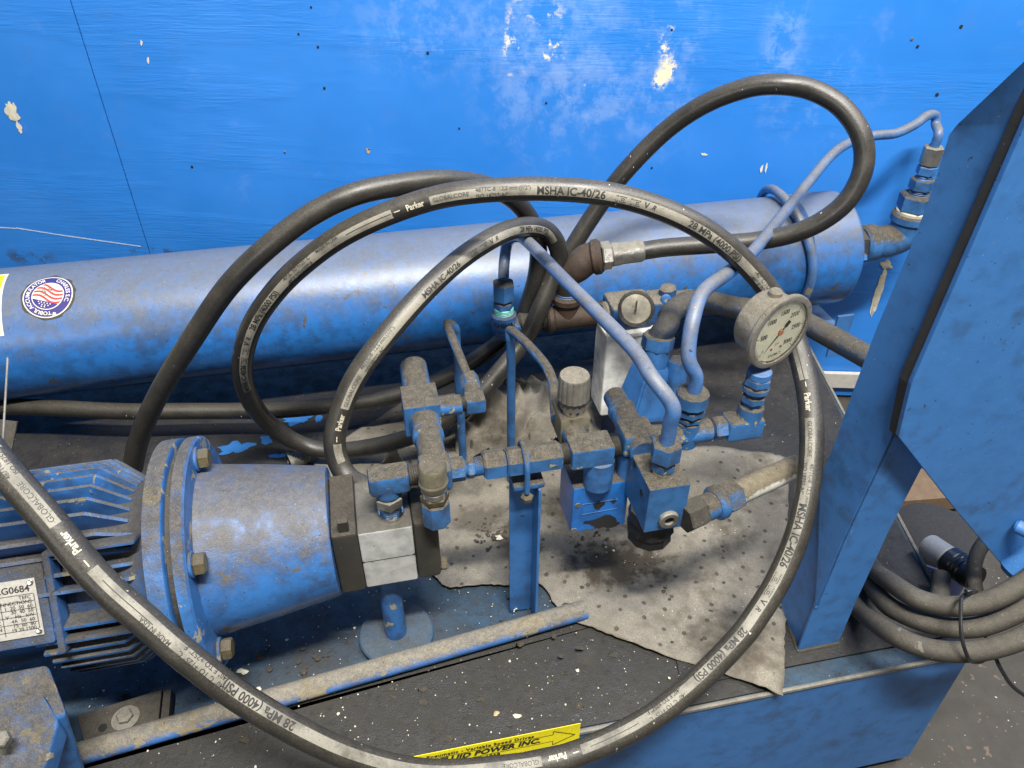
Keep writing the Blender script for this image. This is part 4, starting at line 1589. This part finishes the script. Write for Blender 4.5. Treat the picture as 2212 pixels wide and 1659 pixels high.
def to_px(p):
    q = p - CAM
    dep = q.y * CS - q.z * SN
    return 1106 + FPX * q.x / dep, 829.5 - FPX * (q.y * SN + q.z * CS) / dep


def at(pts, S_, s):
    s = max(0, min(S_[-1] - 1e-6, s))
    lo, hi = 0, len(S_) - 1
    while hi - lo > 1:
        m = (lo + hi) // 2
        if S_[m] <= s:
            lo = m
        else:
            hi = m
    t = (s - S_[lo]) / (S_[hi] - S_[lo])
    p = pts[lo].lerp(pts[hi], t)
    i0, i1 = max(lo - 1, 0), min(hi + 1, len(pts) - 1)
    ta = (pts[hi] - pts[i0]).normalized()
    tb_ = (pts[i1] - pts[lo]).normalized()
    T = ta.lerp(tb_, t).normalized()
    N = CAM - p
    N = (N - T * N.dot(T)).normalized()
    return p, T, N, N.cross(T).normalized()


def near(pts, S_, px, py, lo=0., hi=1e9):
    best, bs = 1e18, 0
    for i, p in enumerate(pts):
        if not lo <= S_[i] <= hi:
            continue
        x, y = to_px(p)
        d = (x - px) ** 2 + (y - py) ** 2
        if d < best:
            best, bs = d, S_[i]
    # refine
    for k in range(-20, 21):
        s = bs + k * .001
        x, y = to_px(at(pts, S_, s)[0])
        d = (x - px) ** 2 + (y - py) ** 2
        if d < best:
            best, bs = d, s
            
    return bs


def wrap(pts, S_, s0, th0, r, off):
    """local (x along, y across) -> skin; th0 offset angle"""
    def g(x, y):
        p, T, N, Bv = at(pts, S_, s0 + x)
        an = th0 + y / r
        return p + (N * math.cos(an) + Bv * math.sin(an)) * (r + off)
    return g


ctlA = [(842, 1068, .99), (790, 1052, .99), (752, 1032, 1.0), (728, 990, 1.0), (722, 940, .99), (738, 880, .98), (770, 812, .97), (822, 738, .97), (885, 665, .98), (955, 595, 1.0), (1030, 535, 1.03), (1100, 498, 1.07), (1160, 490, 1.12),
        (1192, 508, 1.16), (1207, 550, 1.19), (1194, 600, 1.21), (1172, 655, 1.22), (1140, 722, 1.24), (1090, 790, 1.24), (1030, 856, 1.24), (960, 912, 1.26), (890, 944, 1.27), (800, 966, 1.29), (710, 974, 1.30), (640, 956, 1.29), (575, 910, 1.24), (535, 850, 1.14),
        (523, 785, 1.07), (545, 705, 1.02), (605, 615, .98), (690, 540, .95), (790, 480, .93), (900, 438, .92), (1020, 415, .91), (1150, 406, .91), (1280, 414, .91), (1400, 440, .92), (1510, 490, .93), (1600, 558, .95), (1668, 640, .97), (1712, 720, .97), (1740, 810, .95),
        (1752, 910, .925), (1750, 1020, .91), (1728, 1130, .90), (1686, 1240, .895), (1640, 1322, .89), (1591, 1388, .885), (1485, 1490, .88), (1368, 1572, .875), (1205, 1640, .87), (1041, 1668, .85), (900, 1668, .82), (770, 1638, .79), (650, 1584, .76), (518, 1509, .74), (410, 1425, .72),
        (320, 1348, .71), (212, 1250, .70), (94, 1113, .69), (10, 1015, .69), (-70, 910, .69), (-140, 800, .70)]
ha, HA, SA = hose('hydraulic_hose', ctlA, 'long printed black hose making the big front loop and the smaller inner loop', group='rubber hydraulic hoses')
iC = lambda x, y: near(HA, SA, x, y, 0, S_mid)
S_mid = SA[len(SA) * 22 // len(ctlA)]
iA = lambda x, y: near(HA, SA, x, y, S_mid, 1e9)

# print bands: (from px, to px, which search, theta offset)
stripe = MB()
ink = MB()
pale = MB()


def band(s0, s1, th, half=.37):
    L = s1 - s0
    if L <= 0:
        return
    g = wrap(HA, SA, s0, th, HR, .0003)
    stripe.grid(lambda u, v: g(L * u, (v - .5) * 2 * half * HR), max(2, int(L / .008)), 5)


def put(mb, s, body, size, th, dy=0., bold=.01, sx=1., align='CENTER'):
    g = wrap(HA, SA, s, th, HR, .0006)
    add_mapped(mb, text_bm(body, size, bold, align, cuts=.0028), lambda x, y: g(x * sx, y + dy))


def icons(s, th, k=1.):
    g = wrap(HA, SA, s, th, HR, .0006)

    def rect(x0, x1, y0, y1, w=.0006):
        for a, b, c, d in ((x0, x1, y0, y0 + w), (x0, x1, y1 - w, y1), (x0, x0 + w, y0, y1), (x1 - w, x1, y0, y1)):
            ink.poly([g(a, c), g(b, c), g(b, d), g(a, d)])
    for o in (-.022, -.004):
        rect(o, o + .003, -.004, .003)
        rect(o + .0045, o + .0125, -.004, .003)
        rect(o + .0065, o + .0105, -.002, .001)
    add_mapped(ink, text_bm('V', .010, .02, cuts=.003), lambda x, y: g(x + .0165, y))
    add_mapped(ink, text_bm('R', .008, .02, cuts=.003, shear=.3), lambda x, y: g(x + .026, y))


TH = -.15
LAY = [(iA, TH, [('m', 522, 800, 'MSHA IC-40/26', .0100), ('i', 525, 745), ('m', 573, 655, '28 MPa (4000 PSI)', .0100), ('s', 650, 575, '-40\u00b0 C TO +125\u00b0 C', '-40\u00b0 F TO +257\u00b0 F', .0062),
                 ('s', 715, 525, 'MADE IN USA', '', .0055), ('line', 800, 478), ('p', 888, 443), ('g', 960, 427, 'GLOBALCORE', .0088), ('s', 1055, 412, '487TC-8  12,5 mm (1/2")', 'ISO 18752-AC', .0070),
                 ('m', 1232, 410, 'MSHA IC-40/26', .0125), ('i', 1365, 430), ('m', 1545, 512, '28 MPa (4000 PSI)', .0110), ('s', 1648, 612, '-40\u00b0 C TO +125\u00b0', '-40\u00b0 F TO +257\u00b0', .0070),
                 ('line', 1735, 790), ('p', 1750, 868), ('g', 1753, 935, 'GLOBALCORE', .0088), ('s', 1752, 1015, '487TC-8  12,5 mm (1/2")', 'ISO 18752-AC', .0068),
                 ('m', 1718, 1160, 'MSHA IC-40/26', .0120), ('i', 1668, 1277), ('m', 1560, 1420, '28 MPa (4000 PSI)', .0110), ('s', 1440, 1524, '-40\u00b0 C TO +125\u00b0 C', '-40\u00b0 F TO +257\u00b0 F', .0062), ('line', 1325, 1580),
                 ('p', 1215, 1637), ('g', 1110, 1660, 'GLOBALCORE', .0088), ('m', 545, 1522, '28 MPa (4000 PSI)', .0115), ('s', 430, 1442, '-40\u00b0 C TO +125\u00b0 C', '-40\u00b0 F TO +257\u00b0 F', .0066),
                 ('s', 335, 1360, 'MADE IN USA', '', .0060), ('line', 255, 1318), ('p', 145, 1198), ('g', 95, 1140, 'GLOBALCORE', .0088), ('s', 40, 1068, '487TC-8  12,5 mm', 'ISO 18752-AC', .0070)]),
       (iC, -.25, [('p', 731, 915), ('g', 752, 850, 'GLOBALCORE', .0088), ('s', 800, 770, '487TC-8  12,5 mm (1/2")', 'ISO 18752-AC', .0062), ('m', 945, 606, 'MSHA IC-40/26', .0105), ('i', 1030, 536), ('m', 1140, 489, '28 MPa (4000 PSI)', .0100)])]
dark = []
for fsearch, th, items in LAY:
    for it in items:
        s = fsearch(it[1], it[2])
        if it[0] == 'm':
            put(ink, s, it[3], it[4], th, bold=.022)
        elif it[0] == 'g':
            put(ink, dark[-1] + .029 if dark else s, it[3], .0068, th, bold=.0, align='LEFT')
        elif it[0] == 's':
            if '487TC' in it[3] and dark:
                put(ink, dark[-1] + .080, it[3], .0062, th, dy=.0034, bold=.005, align='LEFT')
                put(ink, dark[-1] + .080, it[4], .0062, th, dy=-.0038, bold=.008, align='LEFT')
            elif it[4]:
                put(ink, s, it[3], it[5] if len(it) > 5 else .006, th, dy=.0034, bold=.005)
                put(ink, s, it[4], it[5] if len(it) > 5 else .006, th, dy=-.0038, bold=.008)
            else:
                put(ink, s, it[3], it[5], th, dy=.003, bold=.005)
        elif it[0] == 'i':
            icons(s, th)
        elif it[0] == 'p':
            put(pale, s + .006, 'Parker', .0098, th, bold=.03, sx=.88)
            g = wrap(HA, SA, s, th, HR, .0006)
            pale.poly([g(-.021, .0002), g(-.0135, .0002), g(-.0135, .0014), g(-.021, .0014)])
            dark.append(s)
        elif it[0] == 'line':
            g = wrap(HA, SA, s, th, HR, .0006)
            for k in range(6):
                ink.poly([g(-.03 + k * .01, 0), g(-.02 + k * .01, 0), g(-.02 + k * .01, .0008), g(-.03 + k * .01, .0008)])
    # bands between the dark logo stretches
sA0, sA1 = iA(523, 830), iA(-30, 970)
sC0, sC1 = iC(728, 1000), iC(1192, 508)
for s0, s1, th in ((sC0, sC1, -.25), (sA0, sA1, TH)):
    cuts = sorted(d for d in dark if s0 < d < s1)
    cur = s0
    for d in cuts:
        band(cur, d - .024, th)
        cur = d + .0255
    band(cur, s1, th)
pbd = stripe.build('print_band', 'stripe', ha, recalc=False)
ink.build('lettering', 'ink', pbd, recalc=False)
pale.build('lettering', 'printwhite', pbd, recalc=False)

ctlB = [(285, 1010, 1.12), (300, 950, 1.09), (335, 865, 1.05), (392, 765, 1.01), (470, 650, .97), (560, 550, .94), (660, 470, .93), (770, 418, .93), (880, 396, .95), (970, 392, .98), (1050, 402, 1.03), (1110, 432, 1.09), (1148, 480, 1.14),
        (1162, 540, 1.19), (1158, 600, 1.22), (1140, 660, 1.25), (1120, 720, 1.28), (1085, 790, 1.30), (1020, 860, 1.32), (940, 920, 1.34)]
hose('hydraulic_hose', ctlB, 'plain thick black hose arching from behind the motor flange to the pipe tee', r=.0140, group='rubber hydraulic hoses')
ctlD = [(1380, 543, 1.195), (1440, 534, 1.19), (1530, 527, 1.18), (1640, 520, 1.16), (1740, 495, 1.13), (1820, 445, 1.10), (1862, 375, 1.08), (1862, 300, 1.07), (1820, 235, 1.07), (1760, 197, 1.075), (1690, 184, 1.08), (1610, 192, 1.10),
        (1520, 228, 1.13), (1430, 290, 1.17), (1350, 370, 1.20), (1285, 455, 1.24), (1238, 530, 1.26), (1205, 600, 1.28), (1165, 665, 1.30), (1110, 715, 1.31), (1030, 775, 1.32), (930, 828, 1.33), (800, 866, 1.34), (650, 883, 1.34), (480, 888, 1.34), (300, 888, 1.33), (120, 882, 1.33), (-60, 878, 1.33)]
hose('hydraulic_hose', ctlD, 'black hose with the tall bare loop at upper right that trails left under the tank', group='rubber hydraulic hoses')

# ================================================================== CABLE BUNDLE
cabs = [[(1840, 1150, 1.20), (1885, 1226, 1.10), (1926, 1259, 1.0), (1972, 1289, .95), (2019, 1305, .94), (2065, 1310, .93), (2111, 1305, .925), (2158, 1289, .92), (2212, 1259, .92), (2290, 1200, .92)],
        [(1845, 1200, 1.20), (1885, 1268, 1.09), (1915, 1305, 1.0), (1961, 1331, .965), (2019, 1350, .95), (2077, 1357, .94), (2134, 1349, .935), (2212, 1314, .93), (2300, 1250, .93)],
        [(1800, 1250, 1.20), (1850, 1312, 1.08), (1891, 1345, .99), (1938, 1376, .94), (1996, 1399, .92), (2053, 1408, .91), (2111, 1406, .905), (2158, 1396, .90), (2212, 1376, .90), (2310, 1320, .90)]]
for c_, lb in zip(cabs, ('top cable of the grey bundle tied together at lower right', 'middle cable of the grey bundle tied together at lower right', 'lowest cable of the grey bundle tied together at lower right')):
    pts = cat([Pd(*q) for q in c_], 8)
    o = MB().tube(pts, .0125, 18).build('power_cable', 'cable')
    tag(o, lb, 'cable', 'bundled power cables')
ring = [(2098, 1278, .91), (2078, 1290, .905), (2075, 1330, .895), (2077, 1370, .885), (2085, 1405, .882), (2100, 1430, .90), (2130, 1420, .93), (2128, 1360, .955), (2125, 1300, .955), (2110, 1278, .93), (2098, 1278, .91)]
mb = MB()
mb.tube(cat([Pd(*q) for q in ring], 6), .0022, 8)
q0 = Pd(2092, 1276, .90)
mb.box(q0, .004, .003, .003)
mb.tube(cat([Pd(2150, 1420, .93), Pd(2165, 1450, .93), Pd(2190, 1485, .93), Pd(2240, 1520, .93)], 6), .0024, 8)
tag(mb.build('cable_tie', 'tape'), 'black plastic cable tie round the three grey cables', 'cable tie')
con = thing('cable_connector', Pd(2050, 1210, 1.12), 'grey plastic connector sleeve wrapped with black tape behind the cables', 'connector')
a_, m__, b_ = Pd(2005, 1178, 1.16), Pd(2052, 1210, 1.12), Pd(2108, 1250, 1.08)
MB().cyl(a_, m__, .0190, 28, .003).build('sleeve', 'greypvc', con)
mb = MB()
mb.lathe(m__ - (b_ - m__) * .02, b_, [(0, .0195), (.02, .0215), (.3, .0215), (.33, .0205), (.45, .0212), (.48, .0203), (.6, .0208), (.63, .0198), (.75, .0205), (1, .0185)], 28)
mb.build('tape_wrap', 'tape', con)
pts = cat([Pd(2135, 1160, 1.06), Pd(2112, 1195, 1.05), Pd(2103, 1240, 1.04), Pd(2112, 1300, 1.03)], 8)
tag(MB().tube(pts, .0095, 14).build('power_cable', 'cable'), 'short thin dark cable standing up beside the taped connector', 'cable')
pts = cat([Pd(2033, 1240, 1.10), Pd(2030, 1290, 1.08), Pd(2025, 1340, 1.07)], 8)
tag(MB().tube(pts, .0125, 14).build('power_cable', 'cable'), 'short grey cable dropping below the taped connector', 'cable')
dr = thing('plastic_drum', V((.78, 1.0, -.30)), 'dark blue plastic drum with black felt top seen through the gap', 'drum')
dc = Pd(2025, 1150, 1.32)
MB().cyl(V((dc.x, dc.y, -.298)), V((dc.x, dc.y, dc.z - .01)), .072, 40, .006).build('drum_wall', 'bluedrum', dr)
MB().lathe(V((dc.x, dc.y, dc.z - .012)), V((dc.x, dc.y, dc.z + .012)), [(0, .0705), (.5, .070), (.9, .05), (1, .02)], 40).build('felt_top', 'felt', dr)
pk = PZ(2035, 1055, -.27)
tag(MB().box(pk, .40, .045, .019, ax=V((1, .1, 0)).normalized(), ay=V((-.1, 1, 0)).normalized()).build('wooden_plank', 'wood'), 'brown wooden plank on the floor behind the post', 'plank')

# ================================================================== PADS
def netmesh(rows, nu, nv, amp, freq, seed, edge=.0, ridge=0.):
    R = [cat(r, nv) for r in rows]
    m = min(len(r) for r in R)
    cols = [cat([r[j] for r in R], nu) for j in range(m)]
    mb = MB()
    vs = []
    for j, c in enumerate(cols):
        col = []
        for i, p in enumerate(c):
            nn_ = noise.noise(p * freq + V((seed, 0, 0))) + .5 * noise.noise(p * freq * 2.3 + V((0, seed, 0)))
            q = p + K * (nn_ * amp + ridge * (1 - abs(noise.noise(p * 24 + V((seed * 2, 1, 0)))) * 3.2))
            if edge and (i in (0, len(c) - 1) or j in (0, m - 1)):
                q = q + V((random.uniform(-1, 1), random.uniform(-1, 1), 0)) * edge
            q.z = max(q.z, .0072 + .0012 * noise.noise(p * 60))
            col.append(mb.bm.verts.new(q))
        vs.append(col)
    for j in range(m - 1):
        for i in range(len(vs[0]) - 1):
            mb.bm.faces.new((vs[j][i], vs[j + 1][i], vs[j + 1][i + 1], vs[j][i + 1]))
    return mb


def pad(rows, label, amp=.002, freq=18, seed=1, nu=10, nv=10, th=.0018, edge=.0010, ridge=0.):
    mb = netmesh(rows, nu, nv, amp, freq, seed, edge, ridge)
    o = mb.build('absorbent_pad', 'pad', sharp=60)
    md = o.modifiers.new('thick', 'SOLIDIFY')
    md.thickness = th
    md.offset = 1
    tag(o, label, 'absorbent pad', 'grey absorbent pads')
    return o


z_ = .0085
front = [(935, 1240), (968, 1268), (1040, 1262), (1110, 1264), (1168, 1262), (1215, 1325), (1300, 1365), (1420, 1410), (1560, 1455), (1690, 1500)]
midr = [(925, 1160), (990, 1150), (1060, 1150), (1130, 1150), (1200, 1150), (1270, 1170), (1360, 1190), (1450, 1210), (1570, 1220), (1700, 1240)]
back = [(915, 1060), (990, 1040), (1060, 1020), (1140, 1000), (1220, 985), (1300, 970), (1400, 960), (1500, 962), (1600, 975), (1702, 992)]
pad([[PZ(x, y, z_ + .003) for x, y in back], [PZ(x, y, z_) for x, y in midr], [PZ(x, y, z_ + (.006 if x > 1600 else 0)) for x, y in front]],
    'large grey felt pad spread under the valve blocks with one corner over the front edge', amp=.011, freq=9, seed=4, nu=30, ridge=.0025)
pad([[PZ(700, 975, z_), PZ(800, 915, z_), PZ(880, 868, z_), PZ(980, 850, z_), PZ(1060, 840, z_)],
     [PZ(680, 1010, z_ + .004), PZ(800, 985, .02), PZ(900, 950, .02), PZ(990, 920, .02), PZ(1080, 900, .01)],
     [PZ(700, 1045, z_), PZ(790, 1045, z_), PZ(900, 1030, z_), PZ(990, 1010, z_), PZ(1080, 1000, z_)]],
    'brownish grey pad strip lying under the loops left of the relief valve', amp=.004, freq=14, seed=8, nu=16, nv=16, ridge=.002)
pad([[PZ(985, 1000, .006), PZ(1040, 990, .01), PZ(1100, 975, .008), PZ(1180, 960, .006), PZ(1290, 960, .006)],
     [PZ(985, 955, .03), PZ(1040, 935, .055), PZ(1100, 925, .05), PZ(1180, 920, .03), PZ(1300, 905, .02)],
     [PZ(1000, 905, .05), PZ(1050, 875, .085), PZ(1120, 850, .09), PZ(1190, 860, .05), PZ(1290, 850, .03)],
     [PZ(1020, 900, .02), PZ(1070, 860, .06), PZ(1130, 830, .075), PZ(1200, 830, .04), PZ(1280, 830, .01)]],
    'crumpled grey pad bunched up between the thin tubes and the needle valve', amp=.010, freq=26, seed=3, nu=20, nv=20, ridge=.017)
pad([[PZ(1090, 870, .06), PZ(1100, 872, .06), PZ(1120, 872, .05), PZ(1135, 868, .05)],
     [PZ(1086, 830, .085), PZ(1096, 838, .09), PZ(1118, 842, .085), PZ(1136, 835, .085)],
     [PZ(1090, 788, .12), PZ(1100, 795, .125), PZ(1112, 815, .115), PZ(1132, 828, .10)]],
    'small rolled pad corner sticking up beside the second thin tube', amp=.004, freq=40, seed=6)
pad([[PZ(820, 1010, .02), PZ(850, 1000, .02), PZ(880, 1005, .02)], [PZ(835, 985, .05), PZ(848, 980, .055), PZ(862, 985, .05)], [PZ(846, 962, .075), PZ(850, 960, .078), PZ(854, 962, .075)]],
    'tiny pointed tip of grey pad poking up behind the pump elbow', amp=.003, freq=50, seed=2)

# ================================================================== STICKER ON THE FRONT PANEL
sk = thing('arrow_sticker', F0 - K * .05, 'yellow arrow sticker with black lettering on the front panel of the skid', 'sticker')


def PF(px, py):
    r = ray(px, py)
    o = F0 + fn * .0045
    return CAM + r * ((o - CAM).dot(fn) / r.dot(fn))


tr_ = PF(1254, 1562)
sw, sh = .205, .040


def sm(x, y, o=0.):
    return V((tr_.x, tr_.y, tr_.z)) - fdir * (sw - x) - K * (sh - y) + fn * (.0005 + o)


MB().box(sm(sw / 2, sh / 2, -.0003), sw / 2, sh / 2, .0003, ax=fdir, ay=K, az=fn, bev=0).build('backing', 'yellow', sk)
mb = MB()
add_mapped(mb, text_bm('Pneumatic - Variable Speed Drives', .0082, .035, 'RIGHT', spacing=1.12), lambda x, y: sm(sw - .058 + x, sh - .0075 + y, .0006))
add_mapped(mb, text_bm('DEQ FLUID POWER INC.', .0138, .05, 'RIGHT', shear=.25, spacing=1.05), lambda x, y: sm(sw - .050 + x, sh - .0200 + y, .0006))
add_mapped(mb, text_bm('1-800-653-6868', .0085, .04, 'RIGHT', spacing=1.1), lambda x, y: sm(sw - .10 + x, .0075 + y, .0006))


def ln(x0, y0, x1, y1, w_=.0008):
    d = V((x1 - x0, y1 - y0, 0)).normalized()
    nx, ny = -d.y * w_ / 2, d.x * w_ / 2
    mb.poly([sm(x0 + nx, y0 + ny, .0006), sm(x1 + nx, y1 + ny, .0006), sm(x1 - nx, y1 - ny, .0006), sm(x0 - nx, y0 - ny, .0006)])


ln(.01, sh - .0125, sw - .034, sh - .0125)
ln(sw - .034, sh - .0125, sw - .034, sh - .005)
ln(sw - .034, sh - .005, sw - .006, sh / 2 - .002, .0012)
ln(sw - .006, sh / 2 - .002, sw - .034, .004, .0012)
ln(sw - .034, .004, sw - .034, .0125)
ln(sw - .034, .0125, .01, .0125)
mb.build('lettering', 'ink', sk, recalc=False)

# ================================================================== SMALL LOOSE THINGS
q0, q1 = Pd(17, 772, .80), Pd(4, 990, .76)
tag(MB().tube([q0, q1], .0011, 8).build('stiff_wire', 'zinc'), 'thin stiff steel wire standing up at the far left edge', 'wire')
q = PZ(625, 1004, .012)
ad = V((.8, .55, 0)).normalized()
ftg = thing('loose_fitting', q, 'loose threaded zinc fitting lying on the deck under the front loop', 'fitting')
MB().thread(q + ad * .004 + K * .006, q + ad * .036 + K * .006, .0150, 8).build('thread', 'zinc', ftg)
MB().lathe(q + K * .006, q + ad * .006 + K * .006, [(0, .0115), (0, .0165), (1, .0165)], 28, cap=False).build('rim', 'zinc', ftg)
MB().lathe(q + ad * .002 + K * .006, q + ad * .003 + K * .006, [(0, .0114), (1, .0114)], 20).build('bore', 'hole', ftg)


def chip(px, py, z, r, mat, seed):
    p = PZ(px, py, z)
    mb = MB()
    k = 9
    rs = [r * random.uniform(.45, 1.15) for _ in range(k)]
    lo = [mb.bm.verts.new(p + V((math.cos(2 * math.pi * i / k) * rs[i], math.sin(2 * math.pi * i / k) * rs[i] * .7, random.uniform(0, .0008)))) for i in range(k)]
    c = mb.bm.verts.new(p + K * (r * .45))
    for i in range(k):
        mb.bm.faces.new((lo[i], lo[(i + 1) % k], c))
    return mb


for k, (px, py, r, mt, lb) in enumerate(((650, 1478, .011, 'crumb', 'largest white flake on the deck just above the pipe rail'), (525, 1450, .008, 'crumb', 'cream flake on the deck below the bell housing bolt'),
                                         (560, 1488, .005, 'crumb', 'small white flake on the deck between two larger flakes'), (1078, 1160, .009, 'crumb', 'white flake cluster on the pad left of the bracket'),
                                         (750, 1018, .008, 'crumb', 'yellowish flake on the deck beside the inner loop end'), (1118, 1547, .006, 'crumb', 'white flake on the front deck above the yellow sticker'),
                                         (1072, 1541, .006, 'crumb2', 'tan flake on the front deck left of a white flake'), (1247, 1448, .004, 'crumb', 'tiny white grain near the middle of the front deck'))):
    zz = .012 if px == 1078 else .004
    tag(chip(px, py, zz, r, mt, k).build('paint_flake', mt), lb, 'flake', 'flakes on the deck')
random.seed(5)
mb = MB()
for k in range(480):
    if k >= 150:
        cx_, cy_, sp_ = ((1330, 1235, .030), (1235, 1150, .035), (1390, 1260, .022), (1070, 1150, .02))[k % 4]
        c = PZ(cx_, cy_, .012) + V((random.gauss(0, sp_), random.gauss(0, sp_ * .7), 0))
    elif k % 5:
        x = random.uniform(-.6, .30)
        fy_ = (F0 + fdir * ((x - F0.x) / fdir.x)).y
        c = V((x, random.uniform(fy_ + .02, fy_ + .2), .0035))
    else:
        c = V((random.uniform(-.05, .33), random.uniform(.60, 1.0), .012))
    r = random.choice((.002, .002, .003, .004, .006)) * (.42 if k >= 150 else .75)
    n0 = len(mb.bm.verts)
    res = bmesh.ops.create_icosphere(mb.bm, subdivisions=2, radius=r, matrix=Matrix.Translation(c))
    for v in res['verts']:
        d_ = v.co - c
        f_ = 1 + .6 * noise.noise(v.co * 260)
        v.co = c + V((d_.x * f_ * 1.3, d_.y * f_, max(d_.z, 0) * f_ * .45))
o = mb.build('dirt', 'cover')
tag(o, 'small dark brown dirt clumps lying on the deck and the pad', None, kind='stuff')
# crumbs: uncountable
random.seed(11)
mb = MB()
for k in range(620):
    if k % 3:
        x, y = random.uniform(-.75, .36), 0
        fy_ = (F0 + fdir * ((x - F0.x) / fdir.x)).y
        y = random.uniform(fy_ + .01, fy_ + .30)
    else:
        x, y = random.uniform(-.1, .60), random.uniform(.66, 1.2)
    r = random.choice((.0006, .0008, .0008, .001, .0014, .0022 if k % 5 == 0 else .001))
    zc = .0042 if x < .2 and y < .8 else .0062
    if .0 < x < .36 and .62 < y < .98:
        zc = .011
    k3 = 5
    ph0 = random.uniform(0, 6)
    lo = [mb.bm.verts.new(V((x + r * random.uniform(.5, 1.4) * math.cos(ph0 + 2 * math.pi * i / k3), y + r * random.uniform(.5, 1.4) * math.sin(ph0 + 2 * math.pi * i / k3), zc))) for i in range(k3)]
    c = mb.bm.verts.new(V((x, y, zc + r * .8)))
    for i in range(k3):
        mb.bm.faces.new((lo[i], lo[(i + 1) % k3], c))
o = mb.build('debris', 'crumb')
tag(o, 'pale crumbs and grit scattered over the dirty deck', None, kind='stuff')

S.render.engine = 'CYCLES'
